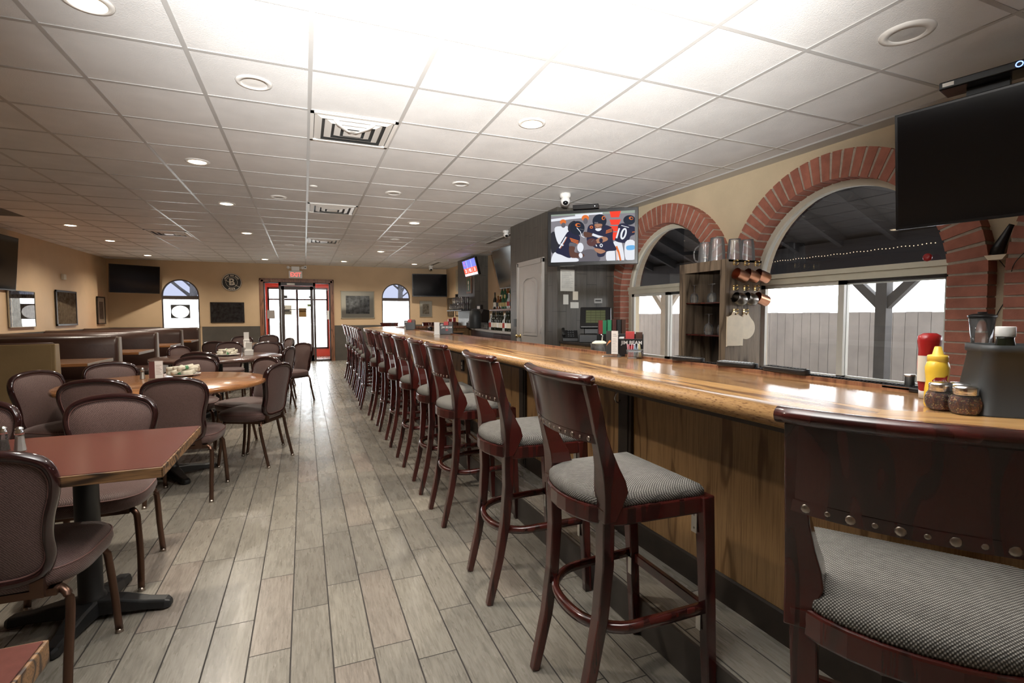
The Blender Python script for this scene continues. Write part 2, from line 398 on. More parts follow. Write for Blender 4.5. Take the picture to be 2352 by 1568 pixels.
DR = dict(c=-.155, hw=.85, z0=0, zs=2.19)
wall('wall_far', m_wall, 'y', YE, .15, XL-.1, XR+.1, [W1, W2, DR])
MB().box(XL-.12, XL, YB, YE+.1, 0, CE).build('wall_left', m_wall)['kind'] = 'structure'
MB().box(XL-.12, XR+.15, YB-.12, YB, 0, CE).build('wall_back', m_wall)['kind'] = 'structure'
AR = [dict(c=.67, hw=.84, z0=.69, zs=1.52, r=.84), dict(c=2.85, hw=.84, z0=.69, zs=1.52, r=.84), dict(c=4.94, hw=.84, z0=.69, zs=1.52, r=.84)]
wall('wall_right', m_cream_wall, 'x', XR, .22, YB, 6.6, AR)
MB().box(XR, XR+.22, 6.6, YE+.1, 0, CE).build('wall_right_far', m_wall)['kind'] = 'structure'
# charcoal lower wall
wall('trim_2', m_wain, 'y', YE-.012, .012, XL+.01, XR, [dict(c=-2.905, hw=.455, z0=.05, zs=3), dict(c=2.52, hw=.455, z0=.05, zs=3), dict(c=-.155, hw=.945, z0=0, zs=3)], 0, 1.0)['label'] = 'charcoal painted lower part of the far wall'
struct(MB().box(XL, XL+.012, YB, YE-.012, 0, 1.0).build('trim_3', m_wain), 'charcoal painted lower part of the left wall')
struct(MB().box(3.9, XR, YB, 5.93, CE-.014, CE-.001).build('trim_4', m_grid), 'narrow light grey edge strip where the ceiling meets the arched wall')
# arched far windows
def far_window(name, o, label):
    c, r, zs = o['c'], .41, o['zs']; f = MB()
    path = [(c-r, YE+.03, .12), (c-r, YE+.03, zs)]+[(c-r*cos(pi*i/24), YE+.03, zs+r*sin(pi*i/24)) for i in range(1, 24)]+[(c+r, YE+.03, zs), (c+r, YE+.03, .12)]
    f.sweep(path, [(-.03, -.022), (.03, -.022), (.03, .022), (-.03, .022)], (0, 1, 0), smooth=False)
    f.box(c-r, c+r, YE+.01, YE+.06, 1.70, 1.79); f.box(c-r, c+r, YE+.01, YE+.06, .12, .18)
    fr = f.build(name, m_bronze_trim); struct(fr, label)
    gl = MB(); gl.add([(c-r, YE+.04, .15), (c+r, YE+.04, .15), (c+r, YE+.04, 1.72), (c-r, YE+.04, 1.72)], [(0, 1, 2, 3)])
    gl.add([(c-r*cos(pi*i/24), YE+.04, zs+r*sin(pi*i/24)) for i in range(25)]+[(c+r, YE+.04, 1.75), (c-r, YE+.04, 1.75)], [tuple(range(27))], 1)
    gl.build('window_glass', [m_glass, m_tint3], fr)
    return fr
far_window('window_1', W1, 'tall arched window on the far wall at the left, behind the booths')
far_window('window_2', W2, 'tall arched window on the far wall at the right, behind the end of the bar')
# entrance
df = MB()
df.box(-1.10, -1.0, YE-.03, YE+.16, 0, 2.28).box(.69, .785, YE-.03, YE+.16, 0, 2.28).box(-1.10, .785, YE-.03, YE+.16, 2.19, 2.285)
df.box(-1.085, -1.06, YE-.045, YE-.03, 0, 2.27).box(.745, .77, YE-.045, YE-.03, 0, 2.27).box(-1.085, .77, YE-.045, YE-.03, 2.245, 2.27)
dfo = struct(df.build('trim_5', m_oaktrim, bevel=.004), 'oak casing around the glass entrance')
dr = MB(); a, b = -.63, .30
dr.box(a, a+.055, YE+.02, YE+.10, 0, 2.19).box(b-.055, b, YE+.02, YE+.10, 0, 2.19).box(a, b, YE+.02, YE+.10, 2.10, 2.19)
dr.box(-1.0, -.965, YE+.03, YE+.09, 0, 2.19).box(.655, .69, YE+.03, YE+.09, 0, 2.19).box(-1.0, .69, YE+.03, YE+.09, 2.165, 2.19).box(-1.0, .69, YE+.03, YE+.09, 0, .05)
entry = struct(dr.build('door_1', m_bronze_trim), 'glass entrance with a dark bronze frame and sidelights')
leaf = MB(); a, b = -.57, .24
leaf.box(a, a+.075, YE+.03, YE+.08, .01, 2.09).box(b-.075, b, YE+.03, YE+.08, .01, 2.09).box(a, b, YE+.03, YE+.08, 1.99, 2.09).box(a, b, YE+.03, YE+.08, .01, .17)
leaf.build('door_leaf', m_bronze_trim, entry)
MB().box(a+.05, b-.05, YE-.03, YE-.01, 1.435, 1.455).box(b-.06, b-.05, YE-.03, YE+.03, 1.43, 1.6).build('push_bar', m_bronze_trim, entry)
MB().box(-.42, -.22, YE-.045, YE+.03, 2.115, 2.165).build('door_closer', m_white, entry, .008)
MB().add([(x, YE+.055, z) for x, z in ((-.97, .05), (.66, .05), (.66, 2.17), (-.97, 2.17))], [(0, 1, 2, 3)]).build('glass', m_glass, entry)
# vestibule beyond the entrance
vb = MB(); Y2 = 17.0
vb.box(-1.24, -1.16, YE+.15, Y2+.1, 0, 2.5).box(.86, .94, YE+.15, Y2+.1, 0, 2.5).box(-1.24, .94, YE+.15, Y2+.1, 2.42, 2.5)
struct(vb.build('wall_vestibule', m_redpaint), 'red painted porch walls behind the glass entrance')
wall('wall_vestibule_far', m_redpaint, 'y', Y2, .1, -1.2, .9, [dict(c=-.16, hw=.86, z0=.24, zs=2.14)], 0, 2.45)
mm = MB(); mm.box(-1.02, -.97, Y2-.03, Y2+.05, .24, 2.14).box(.65, .70, Y2-.03, Y2+.05, .24, 2.14).box(-1.02, .70, Y2-.03, Y2+.05, 2.09, 2.14).box(-1.02, .70, Y2-.03, Y2+.05, .24, .29)
mm.box(-.225, -.165, Y2-.03, Y2+.05, .24, 2.14).box(-1.02, .70, Y2-.03, Y2+.05, 1.755, 1.80)
ow = struct(mm.build('window_3', m_bronze_trim), 'outer glazed front of the entrance porch with dark mullions')
MB().add([(x, Y2+.02, z) for x, z in ((-1.0, .26), (.68, .26), (.68, 2.12), (-1.0, 2.12))], [(0, 1, 2, 3)]).build('glass', m_glass, ow)
# ground outside
m_ground = mottled('pale_pavement', (.55, .54, .51), .9, .1, 2)
MB().box(-40, 40, YE+2.1, 80, -.2, -.1).build('ground', m_ground)['kind'] = 'structure'
MB().box(XR+.22, 30, -20, YE+2.1, -.2, -.1).build('ground_patio', m_ground)['kind'] = 'structure'
m_bark = mottled('grey_bark', (.30, .28, .25), .9, .3, 12)
tk = MB(); 
tk.tube([(-.75, 26, -.1), (-.7, 26, 1.5), (-.78, 26, 4), (-.6, 26, 7)], [.42, .34, .3, .22], 14)
tk.tube([(-.78, 26, 2.6), (.6, 26.3, 4.2), (1.6, 26.5, 6.2)], [.2, .14, .06], 8).tube([(-.75, 26, 3), (-2.2, 25.8, 4.6), (-3.4, 25.6, 6.5)], [.2, .13, .05], 8)
tag(tk.build('tree', m_bark), 'thick bare grey tree trunk outside beyond the glass entrance', 'tree')
for n_, (tx, ty, hh, lab) in enumerate(((-5.4, 31, 8.5, 'bare branching tree outside the arched far window on the left'), (6.6, 38, 9, 'bare pale tree outside seen through the arched far window on the right'))):
    tr = thing('tree', lab, 'tree', (tx, ty, -.1)); b_ = MB(); b_.tube([(0, 0, 0), (.05, 0, hh*.35), (-.1, 0, hh*.7), (0, 0, hh)], [.22, .17, .1, .03], 10); b_.build('trunk', m_bark, tr)
    br = MB(); rr = random.Random(n_)
    for q in range(46):
        z0_ = hh*(.25+.7*rr.random()); an = rr.random()*6.28; L_ = (hh-z0_)*.5+.6
        p0 = Vector((0, 0, z0_)); d_ = Vector((cos(an), sin(an)*.5, .8)); p1 = p0+d_*L_*.5; p2 = p0+d_*L_+Vector((0, 0, .3)); br.tube([p0, p1, p2], [.05, .03, .01], 5)
        for w_ in range(3):
            e = p1+Vector((rr.uniform(-.8, .8), rr.uniform(-.3, .3), rr.uniform(.1, .9))); br.tube([p1, (p1+e)/2+Vector((0, 0, .1)), e], [.02, .014, .006], 4)
    br.build('branches', m_bark, tr)
# ---------------------------------------------------------------- brick arches with windows
BX0 = 3.95
def brick_arch(idx, c, jl=True, jr=True):
    Ri, Ro, zs = .83, 1.05, 1.52; mo = MB(); bk = MB()
    n = 34; X1 = XR+.05
    path = [(c-Ro*cos(pi*i/48), zs+Ro*sin(pi*i/48)) for i in range(49)]; inn = [(c-Ri*cos(pi*i/48), zs+Ri*sin(pi*i/48)) for i in range(49)]
    e = .006
    for i in range(48):
        a_, b_ = pi*i/48, pi*(i+1)/48
        q = [(c-(Ri+e)*cos(a_), zs+(Ri+e)*sin(a_)), (c-(Ro-e)*cos(a_), zs+(Ro-e)*sin(a_)), (c-(Ro-e)*cos(b_), zs+(Ro-e)*sin(b_)), (c-(Ri+e)*cos(b_), zs+(Ri+e)*sin(b_))]
        mo.prism(q, BX0+e, X1, plane='yz')
    rr = random.Random(idx)
    for i in range(n):
        a0 = pi*(i+.07)/n; a1 = pi*(i+.93)/n; gi = .004; go = .010; jx = rr.uniform(-.002, .002)
        t0, t1 = a0+go/2, a1-go/2
        q = [(c-Ri*cos(a0+gi), zs+Ri*sin(a0+gi)), (c-Ro*cos(t0), zs+Ro*sin(t0)), (c-Ro*cos(t1), zs+Ro*sin(t1)), (c-Ri*cos(a1-gi), zs+Ri*sin(a1-gi))]
        bk.prism(q, BX0+jx, X1+.001, plane='yz')
    for sgn, on in ((-1, jl), (1, jr)):
        if not on: continue
        y0, y1 = sorted((c+sgn*Ri, c+sgn*Ro)); mo.box(BX0+e, X1, y0+e, y1-e, 0, zs)
        z = zs-.005
        while z > 0:
            bk.box(BX0+rr.uniform(-.002, .002), X1+.001, y0, y1, max(z-.062, 0), z); z -= .0735
    o = struct(bk.build('trim_%d' % (5+idx), m_brick), ['red brick arch nearest the camera, partly outside the view', 'wide red brick arch behind the large black television', 'red brick arch beside the tall bottle shelf and the football television'][idx-1])
    mo.build('mortar', m_mortar, o)
def arch_window(idx, c, label, mull):
    R = .83; X = 4.12; zs = 1.56; f = MB(); n = 40
    pth = [(X, c+R*cos(pi*i/n), 1.52+R*sin(pi*i/n)) for i in range(n+1)]
    pth = [(X, c+R, .69)]+pth+[(X, c-R, .69)]
    f.sweep(pth, [(-.05, -.03), (.055, -.03), (.055, .0), (.03, .01), (.03, .03), (-.05, .03)], (1, 0, 0), smooth=False)
    f.box(X-.04, X+.05, c-R, c+R, 1.545, 1.64); f.box(X-.055, X-.04, c-R, c+R, 1.60, 1.64)
    fo = struct(f.build('window_%d' % idx, m_creamtrim), label)
    s = MB(); yl, yr = c+R-.055, c-R+.055
    def frame(y0, y1, x, t=.05):
        y0, y1 = sorted((y0, y1)); s.box(x, x+.03, y0, y0+t, .72, 1.545).box(x, x+.03, y1-t, y1, .72, 1.545).box(x, x+.03, y0, y1, 1.545-t*.7, 1.545).box(x, x+.03, y0, y1, .70, .76)
    ym = c+mull; frame(yl, ym-.02, X-.02); frame(ym+.03, yr, X+.02)
    s.build('sliding_sash', m_vinyl, fo)
    d = MB(); d.box(X-.015, X+.0, ym-.012, ym+.012, .76, 1.51).build('sash_seal', m_bronze_trim, fo)
    gp = MB(); gp.add([(X, c+R*cos(pi*i/n), 1.52+R*sin(pi*i/n)) for i in range(n+1)]+[(X, c-R, 1.6), (X, c+R, 1.6)], [tuple(range(n+3))]); gp.build('lunette_glass', m_tint, fo)
    gq = MB(); gq.add([(X+.012, yl, .74), (X+.012, yr, .74), (X+.012, yr, 1.53), (X+.012, yl, 1.53)], [(0, 1, 2, 3)]); gq.build('sliding_glass', m_tint2, fo)
m_tint2 = glassy('clear_window_glass', (.84, .85, .86), .035)
brick_arch(1, .67); brick_arch(2, 2.85); brick_arch(3, 4.94)
arch_window(4, .67, 'arched window nearest the camera, outside the view', -.02)
arch_window(5, 2.85, 'wide arched window with a sliding lower half, behind the bar and below the large television', -.02)
arch_window(6, 4.94, 'arched window with a sliding lower half, left of the tall bottle shelf', .06)
# slate tiled closet block and niche behind the bar
cb = MB(); cb.box(3.08, XR, 5.93, 7.55, 0, CE); struct(cb.build('wall_closet', m_slate), 'dark plank tiled block holding the narrow pale door')
sp = MB(); sp.box(3.72, XR, 11.35, 12.75, 0, CE); struct(sp.build('wall_pillar', m_slate), 'dark tiled pillar behind the scoreboard television')
# closet door
dc = thing('door_2', 'pale grey narrow panelled closet door with an arched upper panel, in the dark tiled block', 'door', (3.08, 6.77, 0), 0); dc['kind'] = 'structure'
del dc['category']
m_grey = mottled('pale_grey_paint', (.40, .37, .34), .4, .04, 5)
t = MB(); t.box(-.03, 0, -.46, -.40, 0, 2.06).box(-.03, 0, .40, .46, 0, 2.06).box(-.03, 0, -.46, .46, 2.0, 2.07).box(-.036, -.03, -.45, -.43, 0, 2.05).box(-.036, -.03, .43, .45, 0, 2.05); t.build('door_casing', m_grey, dc, .004)
t = MB(); t.box(-.014, 0, -.40, .40, 0, 2.0); lf = t.build('door_leaf', m_grey, dc)
def arc_panel(z0, z1, arch):
    pts = [(-.24, z0), (.24, z0), (.24, z1)]
    if arch: pts += [(.24*cos(pi*i/12), z1+.10*sin(pi*i/12)) for i in range(1, 12)]
    pts += [(-.24, z1)]; return pts
t = MB()
for z0, z1, ar in ((.98, 1.72, True), (.2, .78, False)):
    P = [(-.02, y, z) for y, z in arc_panel(z0, z1, ar)]
    t.sweep(P, [(-.012, -.008), (.012, -.008), (.008, .008), (-.008, .008)], (1, 0, 0), closed=True, smooth=False)
    inn = [(y*.82, (z-(z0+z1)/2)*.9+(z0+z1)/2) for y, z in arc_panel(z0, z1, ar)]; t.prism(inn, -.020, -.012, plane='yz')
t.build('raised_panel', m_grey, dc)
t = MB(); t.lathe([(.012, 0), (.012, .03), (.026, .045), (.03, .06), (.02, .075), (.004, .078)], (-.014, .36, .95), 16, axis=(-1, 0, 0)); t.lathe([(.03, 0), (.03, .006)], (-.014, .36, .95), 16, axis=(-1, 0, 0)); t.build('door_knob', m_brass, dc)
t = MB()
for z in (.3, 1.05, 1.8): t.box(-.036, -.01, -.415, -.395, z-.05, z+.05)
t.build('hinge', m_steel, dc)
# ---------------------------------------------------------------- patio outside the arched windows
m_fence = mottled('grey_fence_board', (.215, .19, .172), .85, .14, 3, .2, 30)
fc = thing('fence', 'tall grey brown fence of upright boards on the patio outside the arched windows', 'fence', (7.0, 5, -.1))
b_ = MB(); y = -9
while y < 12: b_.box(0, .02, y, y+.138, 0, 1.395+.004*sin(y*9)); y += .143
b_.build('boards', m_fence, fc); MB().box(.02, .06, -9, 12, .3, .4).box(.02, .06, -9, 12, 1.1, 1.2).box(.018, .0199, -9, 12, 0, 1.38).build('rail', m_espresso, fc)
m_post = mottled('weathered_post', (.05, .045, .042), .8, .2, 6); m_post_lit = mottled('lit_post', (.24, .20, .16), .8, .12, 6)  # second, paler post colour has the bright light on it painted in
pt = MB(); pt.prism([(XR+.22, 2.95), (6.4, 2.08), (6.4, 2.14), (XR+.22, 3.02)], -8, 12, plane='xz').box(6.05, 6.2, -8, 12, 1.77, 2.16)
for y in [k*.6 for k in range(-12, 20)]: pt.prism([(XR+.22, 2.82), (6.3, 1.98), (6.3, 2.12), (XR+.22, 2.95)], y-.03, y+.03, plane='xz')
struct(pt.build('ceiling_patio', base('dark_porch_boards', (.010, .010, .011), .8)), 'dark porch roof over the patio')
for y, m_, lab in ((3.73, m_post, 'dark patio post with two diagonal braces outside the wide arched window'), (7.5, m_post_lit, 'patio post with braces coloured as brightly lit, outside the arched window beside the bottle shelf'), (-.1, m_post, 'dark patio post outside, past the right edge of the view')):
    po = thing('patio_post', lab, 'post', (6.12, y, -.1), 0, 'porch posts on the patio')
    MB().box(-.06, .06, -.06, .06, 0, 1.865).build('post', m_, po, .004)
    for s in (-1, 1): MB().add([(x, s*yy, z) for x in (-.04, .04) for yy, z in ((.05, 1.42), (.05, 1.56), (.36, 1.865), (.48, 1.865))], [(0, 1, 2, 3), (4, 5, 6, 7)[::-1], (0, 4, 5, 1), (1, 5, 6, 2), (2, 6, 7, 3), (3, 7, 4, 0)]).build('brace', m_, po)
rl = MB()
for i in range(60): rl.sphere((6.04, 3.2+i*.04, 2.0+.004*sin(i)), .0055, 6)
tag(rl.build('string_lights', emis('warm_bulb', (1, .75, .45), 2.5)), 'string of tiny warm lights under the patio roof outside the arched window', 'string lights')['kind'] = 'stuff'
# ================================================================ THE BAR
ZB = 1.02
PATH = [(4.05, 12.05), (1.72, 12.05), (1.13, 10.9), (1.13, .73), (2.75, -.89)]
def offs(path, d):
    P = [Vector(p) for p in path]; out = []
    for i, p in enumerate(P):
        ns = []
        if i > 0: t = (P[i]-P[i-1]).normalized(); ns.append(Vector((-t.y, t.x)))
        if i < len(P)-1: t = (P[i+1]-P[i]).normalized(); ns.append(Vector((-t.y, t.x)))
        if len(ns) == 1: out.append(p+ns[0]*d)
        else: b = (ns[0]+ns[1]).normalized(); out.append(p+b*(d/b.dot(ns[0])))
    return out
def run(mb, prof, path=PATH, mi=0, smooth=False):
    """prof: closed list of (offset, z); each straight run is its own mitred piece"""
    cols = [offs(path, o) for o, z in prof]; n = len(prof)
    for i in range(len(path)-1):
        t = (Vector(path[i+1])-Vector(path[i])).normalized(); vs = []; gs = []
        for k in (i, i+1):
            for (o, z), c in zip(prof, cols):
                q = c[k]; vs.append((q.x, q.y, z)); gs.append((q.dot(t)+i*3.3, o+i*.37, z))
        fs = [(j, (j+1) % n, n+(j+1) % n, n+j) for j in range(n)]+[tuple(range(n))[::-1], tuple(range(n, 2*n))]
        mb.add(vs, fs, mi, smooth, gs)
    return mb
bar = thing('bar_counter', 'long oak bar with rounded edge and panelled front, running to the far end', 'bar', (0, 0, 0))
nz = [(.035, ZB-.052)]+[(.028-.028*cos(a), ZB-.026+.026*sin(a)) for a in [-pi/2+pi*k/10 for k in range(11)]]
nz = [(.028-.030*cos(a), ZB-.026+.027*sin(a)) for a in [-pi/2+pi*k/10 for k in range(11)]]+[(.075, ZB+.001), (.075, ZB-.053)]
run(MB(), nz, smooth=True).build('nosing', m_nose, bar)
run(MB(), [(.0752, ZB-.04), (.0752, ZB), (.245, ZB), (.245, ZB-.04)]).build('edge_board', m_oaktop, bar)
run(MB(), [(.247, ZB-.04), (.247, ZB-.0015), (.64, ZB-.0015), (.64, ZB-.04)]).build('bar_top', m_oakfield, bar)
rim = run(MB(), [(.64, ZB-.045), (.64, ZB+.012), (.655, ZB+.012), (.655, ZB-.045)]); rim.build('back_lip', m_oaktrim, bar)
run(MB(), [(.10, ZB-.085), (.06, ZB-.041), (.37, ZB-.041), (.37, ZB-.085)]).build('under_rail', m_espresso, bar)
PP = .37
run(MB(), [(PP, .14), (PP, ZB-.06), (PP+.03, ZB-.06), (PP+.03, .14)]).build('front_panel', m_panel, bar)
run(MB(), [(PP-.012, .135), (PP-.012, .245), (PP-.004, .25), (PP, .25), (PP, .135)]).build('base_trim', m_espresso, bar)
y = 2.06
while y > -.5:
    y -= 3
for y in (2.12, 3.42, 4.72, 6.02, 7.32, 8.62, 9.92):
    t = MB(); t.box(1.13+PP-.018, 1.13+PP+.001, y-.055, y+.055, .14, ZB-.085); t.box(1.13+PP-.024, 1.13+PP-.017, y-.035, y+.035, .16, ZB-.1); t.build('stile', m_espresso, bar, .004)
    pass
for y in (2.13, 4.5, 6.9): MB().tube([(1.478, y+.0, .90), (1.455, y, .895), (1.44, y, .875), (1.43, y, .85), (1.44, y, .83), (1.455, y, .825), (1.462, y, .84)], .004, 8).lathe([(.014, 0), (.014, .004)], (1.48, y, .90), 12, axis=(-1, 0, 0)).build('bag_hook', m_chrome, bar)
t = MB(); t.box(1.482, 1.5, 4.93, 5.0, .70, .81, 0).box(1.478, 1.483, 4.95, 4.98, .72, .75, 1).box(1.478, 1.483, 4.95, 4.98, .76, .79, 1); t.build('outlet', [m_espresso, m_cream], bar)
# tiled step along the bar
PLT = [(4.05, 11.97), (1.78, 11.97), (1.215, 10.9), (1.215, .98), (2.95, -.75)]
def tri_run(mb, path, d0, d1, z0, z1): return run(mb, [(d0, z0), (d0, z1), (d1, z1), (d1, z0)], path)
pl = struct(tri_run(MB(), PLT, .0, .30, 0, .14).build('floor_step', m_floor), 'low tiled step along the foot of the bar')
tri_run(MB(), PLT, -.012, 0, 0, .143).build('riser', m_riser, pl)
# ---------------------------------------------------------------- bar stools
def curved(t, hw, y0, dep):  # x from t in [-1,1]; backs curve away from the bar in the middle
    return (t*hw, y0-dep*(1-t*t))
def make_stool(label):
    r = thing('bar_stool', label, 'bar stool', (0, 0, 0), 0, 'cherry bar stools along the bar')
    # seat frame
    out = [(.215, .18)]+[(.205*cos(a), -.12-.115*sin(a)) for a in [pi*k/12 for k in range(13)]]+[(-.215, .18)]
    out = out[:]
    MB().prism(out, .645, .70).build('seat_frame', m_cherry, r, .006)
    c = MB(); N = 40
    def loop(s, z):
        cx, cy = 0, .01; return [(cx+(x-cx)*s, cy+(y-cy)*s, z) for x, y in dens]
    dens = []
    for i in range(len(out)):
        a, b = out[i], out[(i+1) % len(out)]; m_ = max(1, int(hypot(a[0]-b[0], a[1]-b[1])/.03))
        for k in range(m_): dens.append((a[0]+(b[0]-a[0])*k/m_, a[1]+(b[1]-a[1])*k/m_))
    c.ring([loop(.93, .69), loop(.975, .705), loop(.97, .722), loop(.92, .735), loop(.8, .745), loop(.55, .752), loop(.2, .755)], True, (True, True))
    c.build('seat_cushion', m_seatfab, r)
    # legs
    for s in (-1, 1):
        zz = [(0, -.245, .016), (.08, -.226, .018), (.2, -.198, .0195), (.36, -.172, .0215), (.52, -.160, .023), (.70, -.163, .024)]
        def rr(i, zz=zz): h_ = zz[i][2]; return [(-h_, -h_*.85), (h_, -h_*.85), (h_, h_*.85), (-h_, h_*.85)]
        MB().sweep([(s*(.158+.035*(max(z-.2, 0))), y, z) for z, y, _ in zz], rr, (0, 1, 0), smooth=False).build('leg', m_cherry, r, .004)
        # back post with the flared foot where it meets the seat
        q = [(.66, -.165, .0), (.705, -.163, .020), (.745, -.164, .038), (.78, -.167, .032), (.82, -.173, .018), (.87, -.183, .006), (.92, -.195, .0), (1.0, -.212, .0), (1.07, -.230, .0)]
        vs = []
        rings = []
        for z, y, fl in q:
            x0 = s*.208; x1 = s*(.170-fl*.75); rings.append([(x0, y-.019, z), (x1, y-.019, z), (x1, y+.019+fl*1.1, z), (x0, y+.019+fl*1.1, z)])
        MB().ring(rings, smooth=False).build('back_post', m_cherry, r, .003)
        zz2 = [(0, .215, .0165), (.3, .20, .019), (.7, .180, .022)]
        def rf(i, zz=zz2): h_ = zz[i][2]; return [(-h_, -h_), (h_, -h_), (h_, h_), (-h_, h_)]
        MB().sweep([(s*(.205-.0*z), y, z) for z, y, _ in zz2], rf, (0, 1, 0), smooth=False).build('leg', m_cherry, r, .004)
    # curved back panel, rolled top rail
    b = MB(); n = 14
    def pan(z, y0, th): return [Vector((t*.2, y0-.035*(1-t*t)-.0, z)) for t in [-1+2*k/n for k in range(n+1)]]
    zs = [(.895, -.196), (.93, -.203), (1.0, -.217), (1.075, -.235)]
    rows = []
    for off in (-.010, .008): rows.append([[(p.x, p.y+off, p.z) for p in pan(z, y0, 0)] for z, y0 in zs])
    for R_ in rows: b.ring(R_, False, (False, False), 0, True)
    for i in (0, len(zs)-1): b.ring([rows[0][i], rows[1][i]], False, (False, False), 0, False)
    b.build('back_panel', m_cherry, r)
    tr = MB(); tp = [(t*.219, -.240-.036*(1-t*t), 1.083) for t in [-1+2*k/n for k in range(n+1)]]
    tr.sweep(tp, [(.019*cos(2*pi*k/14), .015*sin(2*pi*k/14)) for k in range(14)], (0, 0, 1)); tr.build('top_rail', m_cherry, r)
    nl = MB(); n = 14
    for o_ in (-.0115, .0085): nl.ring([[(q_.x, q_.y+o_, q_.z) for q_ in pan(z, y0, 0)] for z, y0 in ((.896, -.1962), (.921, -.2008))], False, (False, False), 0, True)
    for k in range(11):
        t_ = -.86+1.72*k/10; rad = .0085 if k % 2 == 0 else .005
        for o_ in (-.0115, .0085): nl.sphere((t_*.2, -.1985-.035*(1-t_*t_)+o_, .908), rad, 10, 1, sc=(1, .35, 1))
    nl.build('nail_strip', [m_cherry, m_nail], r, normals=False)
    # foot rails
    fr = MB(); pts = smooth_path([(-.205, .20, .335), (-.2, .0, .33), (-.185, -.11, .325), (-.11, -.185, .322), (0, -.205, .32), (.11, -.185, .322), (.185, -.11, .325), (.2, .0, .33), (.205, .20, .335)], 4)
    fr.sweep(pts, [(-.010, -.014), (.012, -.014), (.014, .006), (.006, .014), (-.010, .014)], (0, 0, 1)); fr.build('foot_rail', m_cherry, r)
    MB().box(-.2, .2, .192, .212, .30, .335).build('front_rail', m_cherry, r, .003)
    for s in (-1, 1):
        MB().box(s*.185-.012, s*.185+.012, .158, .161, .575, .645).sphere((s*.185, .158, .59), .0035, 8).sphere((s*.185, .158, .63), .0035, 8).build('corner_bracket', m_steel, r)
        MB().box(s*.19-.01, s*.19+.01, .176, .179, .255, .32).build('corner_bracket', m_steel, r)
    return r
ORD = ['second', 'third', 'fourth', 'fifth', 'sixth', 'seventh', 'eighth', 'ninth', 'tenth', 'eleventh', 'twelfth', 'thirteenth', 'fourteenth', 'fifteenth']
SY = [1.425, 2.18, 3.06, 3.65, 4.36, 5.05, 5.76, 6.43, 7.2, 7.95, 8.5, 9.1, 9.8, 10.6]
SX = [.977, .972, .985, .985, .985, .985, .985, .972, .93, .965, .98, .985, .985, .985]
st0 = make_stool('dark cherry bar stool closest to the camera, cut off at the right')
for i, (x, y) in enumerate(zip(SX, SY)):
    s_ = dup(st0, (x, y, 0), -pi/2+random.uniform(-.05, .05), 'cherry bar stool with grey seat, %s from the camera along the bar' % ORD[i])
st0.location = (1.125, .615, 0); st0.rotation_euler = (0, 0, radians(33)-pi/2)
for x, lab in ((1.95, 'bar stool beyond the far end of the bar, leftmost of three'), (3.0, 'bar stool beyond the far end of the bar, middle of three'), (3.75, 'bar stool beyond the far end of the bar, rightmost of three')):
    dup(st0, (x, 12.55, 0), pi, lab)
